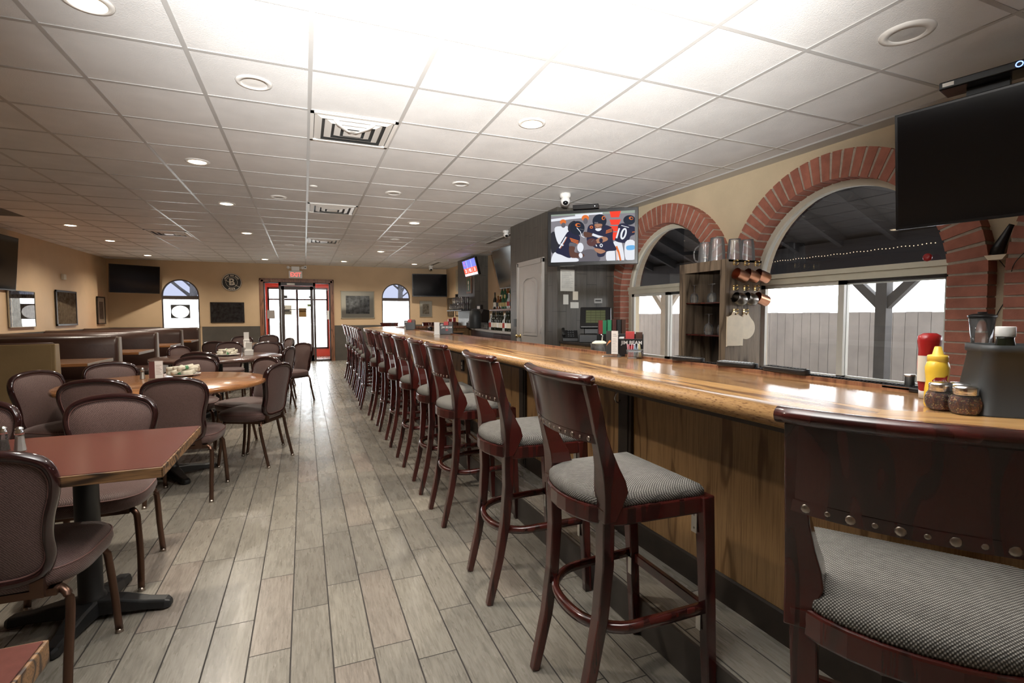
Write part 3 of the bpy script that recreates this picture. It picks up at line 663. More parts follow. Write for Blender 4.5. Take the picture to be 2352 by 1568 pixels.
# ================================================================ DINING CHAIRS
def make_chair(label):
    r = thing('dining_chair', label, 'chair', (0, 0, 0), 0, 'brown mauve padded dining chairs')
    key = [(0, .437), (.10, .438), (.17, .458), (.198, .51), (.196, .58), (.208, .65), (.230, .72), (.236, .78), (.212, .830), (.155, .856), (.08, .868), (0, .872)]
    half = [(x, z) for x, z in key]; full = half+[(-x, z) for x, z in half[::-1]][1:-1]
    lean = lambda z: -.205-.16*(z-.44)
    cur = lambda x: .30*x*x
    loop = smooth_path([(x, 0, z) for x, z in full], 4, True)
    pth = [(p.x, lean(p.z)+cur(p.x), p.z) for p in loop]
    MB().sweep(pth, [(.018*cos(2*pi*k/10), .025*sin(2*pi*k/10)) for k in range(10)], (0, 1, 0), True).build('back_frame', m_rim, r)
    def surf(off, bul, name, mat):
        b = MB(); rings = []
        for s in (.955, .93, .85, .7, .45, .2):
            bb = off+bul*(1-((s-.2)/.755)**2.5)
            rings.append([((p.x*s), lean(p.z*s+.66*(1-s))+cur(p.x*s)+bb, p.z*s+.66*(1-s)) for p in loop])
        b.ring(rings, True, (False, True)); return b.build(name, mat, r)
    surf(.008, .034, 'back_cushion', m_fab); surf(-.008, -.016, 'rear_panel', m_fab)
    pp = MB()
    for o in (.014, -.014): pp.tube([(p.x*.94, lean(p.z*.94+.66*.06)+cur(p.x*.94)+o, p.z*.94+.66*.06) for p in loop], .0035, 6, True)
    pp.build('piping', m_piping, r)
    def seat_out(s, z):
        o = []
        for k in range(48):
            a = 2*pi*k/48; ca, sa = cos(a), sin(a); e = .62
            x = abs(ca)**e*(1 if ca > 0 else -1)*.245*(1.0+.08*(sa > 0)*sa); y = abs(sa)**e*(1 if sa > 0 else -1)*.232+.015
            o.append((x*s, (y-.015)*s+.015, z))
        return o
    MB().ring([seat_out(.86, .392), seat_out(.96, .402), seat_out(1, .43), seat_out(.985, .455), seat_out(.93, .472), seat_out(.8, .483), seat_out(.5, .489), seat_out(.2, .49)]).build('seat', m_fab, r)
    MB().tube(seat_out(.985, .457), .0035, 6, True).build('seat_piping', m_piping, r)
    uf = MB(); uf.box(-.17, .17, -.2, -.17, .37, .395).box(-.17, .17, .15, .18, .37, .395).box(-.18, -.155, -.2, .18, .37, .395).box(.155, .18, -.2, .18, .37, .395)
    uf.box(-.15, -.11, -.215, -.17, .375, .44).box(.11, .15, -.215, -.17, .375, .44); uf.build('under_frame', m_bronze, r)
    for sx in (-1, 1):
        for sy in (-1, 1):
            y0 = .13 if sy > 0 else -.15; ye = .205 if sy > 0 else -.255; ex = .225 if sy > 0 else .215
            p = smooth_path([(sx*.15, y0, .385), (sx*.18, y0+sy*.02, .383), (sx*.205, y0+sy*.032, .36), (sx*.212, y0+sy*.038, .31), (sx*ex*.985, (y0+ye)/2+sy*.015, .17), (sx*ex, ye, .012)], 4)
            lg = MB().tube(p, .0155, 8, r2=.0125).build('leg', m_bronze, r)
            MB().lathe([(.012, .018), (.016, .008), (.017, .0), ], (sx*ex, ye, 0), 12).build('foot_glide', m_nail, lg)
    return r
def squash(root):
    for o in [c for c in root.children]+[g for c in root.children for g in c.children]:
        kx = .79 if o.name.split('.')[0] in ('back_frame', 'back_cushion', 'rear_panel', 'piping') else .91
        for v_ in o.data.vertices: v_.co.x *= kx; v_.co.y *= .94; v_.co.z *= .975
def hd(hx, hy): return atan2(-hx, hy)
L_ = 'padded chair '
CH = [
 ((-.925, 2.235), (0.02, 1), 'backed up to the near side of the burgundy rectangular table, seen from behind'),
 ((-.93, 2.95), (0, -1), 'on the far side of the burgundy rectangular table, right one of two'),
 ((-1.50, 2.97), (0, -1), 'on the far side of the burgundy rectangular table, at the left photo edge'),
 ((-.79, 4.17), (.08, 1), 'at the near side of the honey wood round table, right of two'),
 ((-.43, 4.90), (-.9, .45), 'right of the honey wood round table beside the aisle, its rear visible'),
 ((-.53, 5.40), (-.75, -.65), 'at the far right of the honey wood round table, partly hidden'),
 ((-1.66, 4.72), (.88, -.48), 'in front of the tan booth panel, left of the honey round table'),
 ((-1.27, 4.28), (0, 1), 'at the near side of the honey wood round table, left of two'),
 ((-1.49, 5.26), (.45, -.9), 'at the far left of the honey wood round table, facing the camera'),
 ((-1.02, 5.66), (0, -1), 'directly behind the napkin rolls on the honey wood round table'),
 ((-1.10, 6.86), (0.05, 1), 'at the near side of the dark round table, seen from behind'),
 ((-.42, 7.36), (-.95, .3), 'at the right side of the dark round table, its back to the aisle'),
 ((-.20, 8.12), (-.75, -.65), 'standing in the aisle nearest the glass entrance, turned sideways'),
 ((-1.10, 8.82), (0, -1), 'at the far side of the dark round table, left one, facing the camera'),
 ((-.56, 8.56), (0, -1), 'behind the napkin holder on the dark round table'),
 ((-1.30, 9.62), (.2, 1), 'at the near left side of the furthest round table'),
 ((-.48, 10.1), (-.9, -.4), 'at the right of the furthest round table, before the glass entrance'),
 ((-1.18, 11.35), (0, -1), 'on the far side of the furthest round table, left one'),
 ((-.72, 11.9), (0, -1), 'on the far side of the furthest round table, nearest the entrance'),
 ((-1.40, 8.02), (.85, -.5), 'at the left of the dark round table beside the last booths'),
 ((-.73, .93), (0, -1), 'in the bottom left corner, only its glossy frame edge showing'),
 ((-.50, 9.25), (.1, 1), 'between the dark round table and the furthest table, seen from behind'),
]
c0 = make_chair(L_+CH[0][2]); squash(c0)
for (x, y), (hx, hy), lab in CH[1:]: dup(c0, (x, y, 0), hd(hx, hy), L_+lab)
c0.location = (*CH[0][0], 0); c0.rotation_euler = (0, 0, hd(*CH[0][1]))
# ================================================================ TABLES
def ped(t, x, y, ztop, r=.035, arm=.30, ang=0, col=m_black):
    MB().lathe([(.06, .05), (.052, .09), (.043, .10), (.043, ztop-.04), (.10, ztop-.02), (.10, ztop-.008)], (x, y, 0), 20).build('column', col, t)
    b = MB()
    for k in range(4):
        a = ang+k*pi/2; d = Vector((cos(a), sin(a))); n_ = Vector((-d.y, d.x)); rings = []
        for s_, w_, z0, z1 in ((0, .058, .02, .085), (.12, .046, .018, .072), (.7*arm, .036, .012, .05), (.93*arm, .034, .004, .042), (arm, .018, .004, .03)):
            c = Vector((x, y))+d*s_; rings.append([(c.x-n_.x*w_, c.y-n_.y*w_, z0), (c.x+n_.x*w_, c.y+n_.y*w_, z0), (c.x+n_.x*w_*.75, c.y+n_.y*w_*.75, z1), (c.x-n_.x*w_*.75, c.y-n_.y*w_*.75, z1)])
        b.ring(rings, smooth=False)
    b.build('cross_base', col, t, .008)
def rect_table(label, x0, x1, y0, y1, bx, by, ang, nm='dining_table'):
    t = thing(nm, label, 'table', (0, 0, 0))
    MB().box(x0+.006, x1-.006, y0+.006, y1-.006, .722, .7555).build('tabletop', m_lam, t)
    e = MB(); e.box(x0, x1, y0, y0+.0065, .718, .754).box(x0, x1, y1-.0065, y1, .718, .754).box(x0, x0+.0065, y0, y1, .718, .754).box(x1-.0065, x1, y0, y1, .718, .754)
    e.build('wood_edge', m_table_edge, t, .0025)
    ped(t, bx, by, .722, ang=ang); return t
rect_table('rectangular dining table with a burgundy top and worn wooden edge at the left front', -1.95, -.457, 2.02, 2.725, -.86, 2.60, radians(-8))
rect_table('burgundy table corner with a worn wooden edge at the bottom left of the photo', -1.6, -.386, .30, 1.0, -1.0, .65, 0)
def round_table(label, x, y, r, mat, edge, ang=.5):
    t = thing('round_table', label, 'table', (0, 0, 0), 0, 'round dining tables')
    MB().lathe([(.0, .715), (r-.02, .715), (r-.004, .722), (r, .735), (r-.004, .750), (r-.015, .7555), (.0, .7555)], (x, y, 0), 64, caps=(False, False)).build('tabletop', mat, t)
    ped(t, x, y, .72, ang=ang, arm=.33); return t
round_table('round honey coloured wooden table in the middle of the dining area', -1.0, 4.68, .70, m_tablewood, None)
round_table('round dark topped table behind the honey wood table', -1.02, 7.35, .74, m_tabledark, None, .9)
round_table('furthest round table in front of the glass entrance', -1.0, 10.35, .62, m_tabledark, None)
# ================================================================ BOOTHS
by = [6.30, 8.15, 10.0, 11.85, 13.6]
BN = ['nearest booth bench, its flat tan rear facing the camera', 'second booth bench with a dark brown padded back and grey end cap', 'third booth bench from the camera with a dark brown padded back', 'fourth booth bench from the camera with a dark brown padded back', 'last booth bench below the arched window in the far left corner']
def booth(y, lab, first=False, last=False):
    t = thing('booth_bench', lab, 'booth', (0, 0, 0), 0, 'booth benches along the left wall'); xe = -2.27; x0 = XL+.02
    th = .10
    MB().prism([(y-.085, .0), (y-.05, 1.0), (y+.05, 1.0), (y+.085, .0)], x0, xe+.012, plane='yz').build('bench_core', m_boothtan if first else m_boothcap, t, .008)
    sides = [1] if first else ([-1] if last else [-1, 1])
    for s in sides:
        b = MB(); n = 10; rings = []
        for x in (x0, xe-.03, xe-.008, xe):
            pull = 0 if x < xe-.02 else (.02 if x < xe-.004 else .045)
            ring = []
            for z, d in ((.40, .085), (.44, .15), (.7, .135), (.9, .12), (.965, .105), (.995, .07), (1.012, .02), (1.0, -.02), (.40, .0)): ring.append((x, y+s*(max(d-pull, -.02)), z-(pull*.4 if z > .9 else 0)))
            rings.append(ring)
        b.ring(rings); b.build('back_pad', m_booth, t)
        q = MB(); rings = []
        for x, pl_ in ((x0, 0), (xe-.02, 0), (xe+.01, .015), (xe+.02, .05)):
            rings.append([(x, y+s*(dd if dd < .4 else dd-pl_), z) for dd, z in ((.10, .36+pl_), (.50, .36+pl_), (.545, .385), (.55, .42), (.53, .455-pl_*.5), (.46, .475-pl_*.5), (.10, .475-pl_*.5))])
        q.ring(rings); q.build('seat_pad', m_booth, t)
        MB().box(x0, xe-.03, *sorted((y+s*.08, y+s*.50)), .0, .365).build('bench_box', m_espresso, t)
        MB().prism([(y+s*.09, .30), (y+s*.55, .30), (y+s*.57, .40), (y+s*.50, .475), (y+s*.09, .475)], xe-.004, xe+.022, plane='yz').build('end_cap', m_boothcap, t, .008)
    if first:
        MB().prism([(y-.088, .0), (y-.054, .985), (y-.048, .985), (y-.08, .0)], x0, xe-.02, plane='yz').build('rear_panel', m_boothtan, t)
    return t
for i, y in enumerate(by): booth(y, BN[i], i == 0, i == 4)
BT = ['nearest booth table with a wooden top, between the tan booth and the second booth', 'second booth table from the camera, wooden top with a pale worn edge', 'third booth table from the camera, between dark padded benches', 'last booth table in the far left corner']
for i in range(4):
    yc = (by[i]+by[i+1])/2+.04; t = thing('booth_table', BT[i], 'table', (0, 0, 0), 0, 'booth tables')
    MB().box(XL+.03, -2.21, yc-.40, yc+.40, .722, .755).build('tabletop', m_tablewood, t, .003)
    MB().box(-2.211, -2.205, yc-.40, yc+.40, .718, .754).build('end_edge', m_boothcap, t, .002)
    ped(t, -3.0, yc, .72, arm=.28)
# ================================================================ CEILING FIXTURES
m_lamp = emis('warm_lamp_lens', (1, .80, .55), 14)
def downlight(label, x, y, lit=True, big=False):
    t = thing('ceiling_downlight', label, 'ceiling light', (x, y, CE), 0, 'round recessed ceiling downlights')
    MB().lathe([(.072, -.001), (.074, -.010), (.098, -.006), (.102, 0), (.072, .002)], n=40, caps=(False, False)).build('trim_ring', m_white, t)
    if lit:
        MB().lathe([(.073, -.004), (.05, -.012), (.0, -.015)], n=32, caps=(False, False)).build('lamp_lens', m_lamp, t)
        l = light('downlight_lamp', 'SPOT', (0, 0, -.03), 140, (1, .90, .77), .06, None, spot_size=radians(150), spot_blend=.8); l.parent = t
    else: MB().lathe([(.073, -.003), (.0, -.005)], n=32, caps=(False, False)).build('lens', m_whitepl, t)
X0, X1, X2, X3, X4, X5 = -.87, -.25, .98, 1.58, 2.81, -3.3
for lab, x, y in (('lit downlight at the top left corner, nearest and largest in the photo', X0, 2.89), ('lit downlight in the left row, second from the camera', X0, 5.42), ('lit downlight in the left row, third from the camera', X0, 7.28), ('lit downlight in the left row, fourth from the camera', X0, 9.7), ('lit downlight in the left row, furthest, near the entrance', X0, 13.96),
    ('lit downlight over the booths, nearest of three', X5, 9.85), ('lit downlight over the booths, middle of three', X5, 11.57), ('lit downlight over the booths, furthest, beside the corner television', X5, 14.0),
    ('lit downlight right of the exit sign, above the picture', X2, 13.8), ('lit downlight over the far part of the bar, smaller and further', X3, 11.4), ('lit downlight over the bar end, above the corner television', X4, 13.84), ('lit downlight over the bar, middle of the row', X3, 7.74), ('lit downlight over the near part of the bar in the bright ceiling', X3, 3.45)): downlight(lab, x, y)
downlight('unlit round fixture with a tan rim in the bright near ceiling', X1, 3.49, False)
m_grille = mottled('speaker_grille', (.5, .49, .47), .6, .1, 300)
def speaker(label, x, y, r=.115):
    t = thing('ceiling_speaker', label, 'speaker', (x, y, CE), 0, 'round ceiling speakers')
    MB().lathe([(r*.66, -.004), (r*.68, -.014), (r, -.008), (r*1.03, 0)], n=40, caps=(False, False)).build('bezel', m_white, t); MB().lathe([(r*.67, -.006), (0, -.010)], n=32, caps=(False, False)).build('grille', m_grille, t)
for lab, x, y, r in (('large round ceiling speaker above the near end of the bar', X4+.02, 1.66, .115), ('flat round ceiling speaker left of the middle air vent', X1, 6.66, .09), ('flat round ceiling speaker right of the middle air vent', X2, 5.96, .09), ('round ceiling speaker above the bar near the football television', X3, 5.28, .09), ('flat round ceiling speaker far down the room, left of the furthest vent', X1, 11.0, .09), ('small round ceiling speaker over the middle of the bar', X3, 9.5, .08), ('small round ceiling speaker over the far corner of the bar', 2.72, 11.47, .08), ('small round ceiling speaker beside the furthest air vent', X2, 12.2, .08)): speaker(lab, x, y, r)
for lab, x, y in (('tiny round sprinkler cover on the ceiling beside the near air vent row', .124, 5.97), ('tiny round sprinkler cover on the ceiling above the furthest tables', -.72, 11.45)):
    tag(MB().lathe([(.04, 0), (.042, -.006), (.03, -.012), (0, -.013)], (x, y, CE), 20, caps=(False, False)).build('sprinkler_cover', m_white), lab, 'sprinkler')
m_duct = base('dark_duct', (.03, .03, .03), .5)
def vent(label, x, y, dark=0):
    t = thing('air_vent', label, 'air vent', (x, y, CE), 0, 'square stepped ceiling air vents'); m_ = m_white
    def cone(h0, h1, z0, z1, nm, tk=.003):
        b = MB(); rings = []
        for h, z in ((h0, z0*.38), (h1, z1*.38), (h1-tk, z1*.38), (h0-tk, z0*.38)): rings.append([(-h, -h, z), (h, -h, z), (h, h, z), (-h, h, z)])
        b.ring(rings, caps=(False, False), smooth=False); b.build(nm, m_, t)
    MB().box(-.3, .3, -.3, .3, -.0045, -.001).build('back_plate', m_duct, t)
    b = MB()
    for a in ((-.3, .3, -.3, -.275), (-.3, .3, .275, .3), (-.3, -.275, -.3, .3), (.275, .3, -.3, .3)): b.box(*a, -.014, -.004)
    b.build('vent_frame', m_, t)
    for h0, h1, z0, z1 in ((.27, .225, -.012, -.052), (.20, .155, -.020, -.062), (.13, .09, -.028, -.07)): cone(h0, h1, z0, z1, 'louver_ring')
    b = MB(); b.ring([[(-s, -s, z), (s, -s, z), (s, s, z), (-s, s, z)] for s, z in ((.065, -.026), (.03, -.014), (.0, -.013))], smooth=False); b.box(-.065, .065, -.065, .065, -.028, -.026); b.build('center_cone', m_, t)
    if dark:
        b = MB()
        for s in (-1, 1): b.sweep([(s*.13, -.22, -.018), (s*.10, -.15, -.032), (s*.04, -.05, -.031), (s*.01, 0, -.029)], [(-.018, -.001), (.018, -.001), (.018, .001), (-.018, .001)], (0, 0, 1))
        b.build('damper_arm', m_whitepl, t)
for lab, x, y, d in (('large stepped ceiling air vent nearest the camera', .370, 4.09, 1), ('stepped ceiling air vent, middle of the line of three', .370, 7.13, 0), ('stepped ceiling air vent, furthest in the line of three', .370, 10.17, 0), ('stepped ceiling air vent on the left side above the last booths', -2.08, 10.17, 0)): vent(lab, x, y, d)
t = thing('return_grille', 'dark flat return air grille at the left edge of the ceiling', 'air vent', (-3.90, 8.95, CE)); b = MB(); b.box(-.3, .3, -.3, .3, -.006, -.001); b.build('grille', base('dark_grille', (.10, .095, .09), .6), t)
t = thing('slot_vent', 'long thin slot vent in the ceiling in front of the bottle shelves', 'air vent', (3.36, 8.7, CE)); MB().box(-.05, .05, -.75, .75, -.008, 0).build('frame', m_white, t); MB().box(-.035, -.008, -.72, .72, -.0095, -.004).box(.008, .035, -.72, .72, -.0095, -.004).build('slot', m_duct, t)
t = thing('slot_vent', 'long thin slot vent in the ceiling near the far corner television', 'air vent', (3.32, 13.5, CE)); MB().box(-.05, .05, -.5, .5, -.008, 0).build('frame', m_white, t); MB().box(-.035, -.008, -.47, .47, -.0095, -.004).box(.008, .035, -.47, .47, -.0095, -.004).build('slot', m_duct, t)
def dome(label, x, y, s=1, rz=0):
    t = thing('security_camera', label, 'security camera', (x, y, CE), rz)
    MB().lathe([(.052*s, 0), (.052*s, -.02*s), (.046*s, -.035*s), (.04*s, -.04*s)], n=28).build('mount', m_whitepl, t)
    MB().sphere((0, -.006*s, -.068*s), .044*s, 24).build('ball', m_whitepl, t)
    MB().sphere((-.002*s, -.030*s, -.088*s), .026*s, 20, sc=(1, .9, .9)).build('lens', m_gloss, t)
dome('white ball security camera on the ceiling above the football television', 2.84, 5.27, 1.25, radians(-20)); dome('small white security camera on the ceiling beside the far corner television', 3.35, 14.2, 1.2); dome('security camera on the ceiling above the slanted dark television', 3.14, 7.9, 1)
# ================================================================ WALL THINGS
m_art1 = mottled('grey_print', (.28, .28, .27), .6, .9, 14); m_art2 = mottled('dark_print', (.09, .09, .10), .5, 1.0, 12); m_art3 = mottled('stadium_print', (.20, .21, .21), .6, .8, 9); m_sepia = mottled('sepia_print', (.35, .30, .22), .6, .7, 14); m_mat = base('picture_mat', (.60, .58, .50), .8)
def picture(label, plane, fix, a0, a1, z0, z1, fmat, fw_, mat_w, art, facing=-1, d=.022):
    """plane 'y': hangs on the far wall facing -Y, 'x': side wall"""
    ac, zc = (a0+a1)/2, z0; w_, h_ = a1-a0, z1-z0
    if plane == 'y': t = thing('framed_picture', label, 'picture', (ac, fix, zc), 0)
    else: t = thing('framed_picture', label, 'picture', (fix, ac, zc), (-pi/2 if facing > 0 else pi/2)+pi if False else (pi/2 if facing > 0 else -pi/2))
    b = MB(); b.box(-w_/2, w_/2, -d, 0, 0, fw_).box(-w_/2, w_/2, -d, 0, h_-fw_, h_).box(-w_/2, -w_/2+fw_, -d, 0, 0, h_).box(w_/2-fw_, w_/2, -d, 0, 0, h_); b.build('frame', fmat, t, .002)
    MB().box(-w_/2+fw_, w_/2-fw_, -d*.45, -.002, fw_, h_-fw_).build('mat_board', m_mat if mat_w else art, t)
    if mat_w: MB().box(-w_/2+fw_+mat_w, w_/2-fw_-mat_w, -d*.45-.001, -.004, fw_+mat_w, h_-fw_-mat_w).build('print', art, t)
    MB().add([(-w_/2+fw_, -d*.7, fw_), (w_/2-fw_, -d*.7, fw_), (w_/2-fw_, -d*.7, h_-fw_), (-w_/2+fw_, -d*.7, h_-fw_)], [(0, 1, 2, 3)]).build('picture_glass', m_picglass, t)
    return t
m_blackframe = base('black_frame', (.018, .014, .012), .35); m_gilt = base('pale_gilt_frame', (.36, .31, .22), .4, .3)
picture('dark landscape picture in a black frame below the round badge sign', 'y', YE-.001, -2.255, -1.47, 1.10, 1.635, m_blackframe, .028, 0, m_art2)
picture('large pale matted stadium picture right of the entrance', 'y', YE-.001, .965, 1.895, 1.19, 1.98, m_gilt, .018, .12, m_art3)
picture('small pale matted portrait picture below the far corner television', 'y', YE-.001, 3.215, 3.60, 1.225, 1.71, m_gilt, .014, .08, m_sepia)
picture('pale crowd print in a thin frame on the left wall, partly under the television', 'x', XL+.014, 10.60, 11.47, 1.09, 1.71, m_gilt, .012, 0, m_art1, 1)
picture('dark framed picture whose glass mirrors a bright window on the left wall', 'x', XL+.014, 12.29, 13.24, 1.09, 1.785, m_blackframe, .035, 0, m_art1, 1)
picture('narrow upright picture in a dark frame on the left wall near the corner', 'x', XL+.014, 14.38, 14.87, 1.09, 1.735, m_blackframe, .03, .09, m_art2, 1)
picture('framed athlete print on the right wall near the far corner', 'x', XR-.001, 14.32, 14.95, 1.24, 1.79, m_blackframe, .03, 0, m_sepia, -1)
picture('framed print on the right wall, its white glare painted on', 'x', XR-.001, 13.30, 14.1, 1.25, 1.88, m_blackframe, .03, 0, base('painted_glare_print', (.8, .78, .72), .5), -1)  # white glare on the glass is painted as the print colour
t = thing('hanging_banner', 'tan jersey poster with lettering hanging on the right wall', 'poster', (XR-.004, 13.7, 1.95), -pi/2)
MB().box(-.38, .38, -.004, 0, 0, .62).build('cloth', mottled('tan_cloth', (.42, .36, .26), .8, .1, 20), t); b = MB(); b.sweep([(-.2, -.006, .42), (-.12, -.006, .12), (0, -.006, .03), (.12, -.006, .12), (.2, -.006, .42)], [(-.012, -.001), (.012, -.001), (.012, .001), (-.012, .001)], (0, 1, 0)); b.build('printed_v', m_gilt, t)
# round badge sign with lettering
t = thing('round_sign', 'round black and white badge sign with a large letter B on the far wall', 'sign', (-1.745, YE-.001, 2.16))
MB().lathe([(0, 0), (.235, 0), (.235, .018), (0, .018)], n=56, axis=(0, -1, 0), caps=(False, False), smooth=False).build('disc', m_ink, t)
for r_ in (.222, .135): MB().tube([(r_*cos(2*pi*k/56), -.018, r_*sin(2*pi*k/56)) for k in range(56)], .008 if r_ > .2 else .004, 6, True).build('white_ring', m_cream, t)
text('B', 'letter_b', m_cream, t, (0, -.019, .0), (pi/2, 0, 0), .25, .001, bold=.004)
rm = MB()   # the small ring lettering is too blurred to read in the photo: short worn marks in its place
for i in range(17):
    a = radians(150-120*i/16) if i not in (6, 11) else None
    if a is not None: rm.add([((.178+d_)*cos(a+e_), -.0185, (.178+d_)*sin(a+e_)) for d_, e_ in ((-.018, -.045), (-.018, .045), (.018, .035), (.016, -.035))], [(0, 1, 2, 3)])
for i in range(4):
    a = radians(250+13*i); rm.add([((.178+d_)*cos(a+e_), -.0185, (.178+d_)*sin(a+e_)) for d_, e_ in ((-.02, -.08), (-.02, .08), (.02, .08), (.02, -.08))], [(0, 1, 2, 3)])
rm.build('ring_marks', m_cream, t)
MB().sweep([(-.16, -.021, .06), (.17, -.021, -.12)], [(-.006, -.001), (.006, -.001), (.006, .001), (-.006, .001)], (0, 1, 0)).build('bat_stroke', m_cream, t)
# exit sign
t = thing('exit_sign', 'white exit sign with red letters above the glass entrance', 'exit sign', (-.195, YE-.001, 2.30))
MB().box(-.17, .17, -.05, 0, 0, .20).build('housing', m_whitepl, t, .006)
text('EXIT', 'letters', emis('red_letters', (1, .12, .10), 1.6), t, (0, -.052, .095), (pi/2, 0, 0), .155, .001, bold=.002, sx=.85)
MB().box(-.10, .10, -.06, 0, .205, .32).build('battery_box', m_whitepl, t, .006)
for s in (-1, 1): MB().lathe([(.028, 0), (.04, .04), (.038, .05), (0, .05)], (s*.17, -.04, .30), 18, axis=(s*.3, -1, -.3)).tube([(s*.10, -.03, .28), (s*.15, -.035, .29)], .01, 8).build('lamp_head', m_whitepl, t)
t = thing('fire_alarm_box', 'small white box with a dark centre on the far wall beside the exit sign', 'alarm', (.055, YE-.001, 2.56)); MB().box(-.035, .035, -.03, 0, 0, .09).build('box', m_whitepl, t, .004); MB().lathe([(.016, 0), (.016, .004)], (0, -.03, .045), 16, axis=(0, -1, 0)).build('dial', m_ink, t)
t = thing('wall_sensor', 'small beige box on the left wall above the pictures', 'sensor', (XL+.0, 12.69, 2.0), pi/2); MB().box(-.06, .06, -.05, 0, 0, .11).build('box', m_mat, t, .008)
t = thing('fire_alarm_box', 'small round red alarm light on the frame of the wide arched window', 'alarm', (4.075, 2.20, 1.665)); MB().lathe([(.028, 0), (.028, .012), (.02, .02), (0, .022)], n=20, axis=(-1, 0, 0)).build('red_dome', m_red, t)
# notices on the entrance glass
m_kraft = base('brown_card', (.23, .13, .04), .7); m_greycard = base('grey_card', (.30, .27, .25), .7)
def notice(lab, x0, x1, z0, z1, y, mat, lines=0):
    t = thing('notice', lab, 'notice', ((x0+x1)/2, y, z0)); MB().box(-(x1-x0)/2, (x1-x0)/2, -.002, 0, 0, z1-z0).build('card', mat, t)
    if lines:
        b = MB(); h_ = z1-z0; w_ = x1-x0
        b.box(-w_*.3, w_*.3, -.003, -.002, h_*.35, h_*.5); b.box(-w_*.42, w_*.42, -.003, -.002, h_*.12, h_*.2); b.box(-w_*.4, -w_*.2, -.003, -.002, h_*.7, h_*.8); b.box(-w_*.5, w_*.5, -.0026, -.002, .0, .01); b.build('print_lines', m_ink, t)
notice('brown square card on the middle of the entrance door', -.14, .06, 1.24, 1.49, YE+.028, m_kraft); notice('grey square card on the left sidelight of the entrance', -.93, -.74, 1.20, 1.43, YE+.05, m_greycard)
notice('printed poster on the left half of the entrance door', -.545, -.32, 1.305, 1.56, YE+.05, m_mat, 1); notice('small green card high on the right half of the entrance door', .085, .19, 1.53, 1.595, YE+.05, base('green_card', (.16, .22, .08), .7)); notice('small dark sticker high on the left half of the entrance door', -.545, -.42, 1.76, 1.83, YE+.05, m_ink); notice('small dark sticker high on the right half of the entrance door', .13, .21, 1.77, 1.82, YE+.05, m_ink)
notice('white square card on the right sidelight of the entrance', .60, .67, 1.17, 1.42, YE+.05, m_paper)
t = thing('window_sign', 'dark square sign with a white oval in the left arched far window', 'sign', (-2.92, YE+.02, 1.22)); MB().box(-.21, .21, -.02, 0, 0, .35).build('backing', m_ink, t, .004)
b = MB(); b.prism([(.19*cos(2*pi*k/40), .165+.155*sin(2*pi*k/40)) for k in range(40)], -.024, -.02, plane='xz'); b.build('oval', emis('backlit_white', (1, 1, 1), 1.6), t)
# papers on the dark tiles
m_note = base('note_paper', (.62, .61, .56), .7)
def paper(lab, x0, x1, z0, z1, mat=m_note, n=0, hand=False):
    t = thing('notice', lab, 'notice', ((x0+x1)/2, 5.929, z0)); w_, h_ = x1-x0, z1-z0; MB().box(-w_/2, w_/2, -.002, 0, 0, h_).build('sheet', mat, t)
    if n:
        b = MB(); rr = random.Random(3)
        for i in range(n):
            zz = h_*(.9-.8*i/n); b.box(-w_*.42, w_*rr.uniform(.1, .42), -.0026, -.002, zz, zz+h_*.012)
        b.box(-w_*.43, w_*.43, -.0024, -.002, h_*.08, h_*.083); b.build('writing', m_art1, t)
paper('large white list sheet pinned to the dark tiles below the football television', 3.125, 3.335, 1.585, 1.868, n=18); paper('small white card on the dark tiles, lower left of the list', 3.168, 3.245, 1.41, 1.54, n=0); paper('square handwritten white note on the dark tiles above the cash terminal', 3.275, 3.40, 1.36, 1.44, n=4)
t = thing('light_switch', 'cream wall switch plate on the dark tiles beside the white cards', 'switch', (3.35, 5.929, 1.468)); MB().box(-.04, .04, -.006, 0, 0, .115).build('plate', m_cream, t, .002); MB().box(-.008, .008, -.014, -.006, .045, .07).build('toggle', m_cream, t)
t = thing('light_switch', 'dark grey switch plate on the tiled block left of the closet door', 'switch', (3.079, 7.36, 1.09), -pi/2); MB().box(-.045, .045, -.006, 0, 0, .12).build('plate', m_greyplastic, t, .002)
# ================================================================ TELEVISIONS
def tv(label, A, B, C_, thick=.05, bez=.022, picmat=None, arm=.05):
    """A top left, B top right, C bottom left corners seen from the front"""
    A, B, C_ = Vector(A), Vector(B), Vector(C_); X = (B-A); W_ = X.length; X.normalize(); Z = (A-C_); Hh = Z.length; Z.normalize(); Yv = Z.cross(X).normalized(); Z = X.cross(Yv).normalized()
    t = thing('television', label, 'television', (0, 0, 0)); t.matrix_world = Matrix((X, Yv, Z)).transposed().to_4x4(); t.location = C_
    MB().box(0, W_, 0, thick, 0, Hh).build('case', m_gloss2, t, .004)
    MB().box(bez, W_-bez, -.0015, .0, bez*1.1, Hh-bez).build('screen', picmat or m_gloss, t)
    MB().box(W_*.3, W_*.7, thick, thick+.03, Hh*.25, Hh*.75).box(W_*.47, W_*.53, thick+.03, thick+arm, Hh*.45, Hh*.55).build('wall_mount', m_black, t)
    return t, W_, Hh
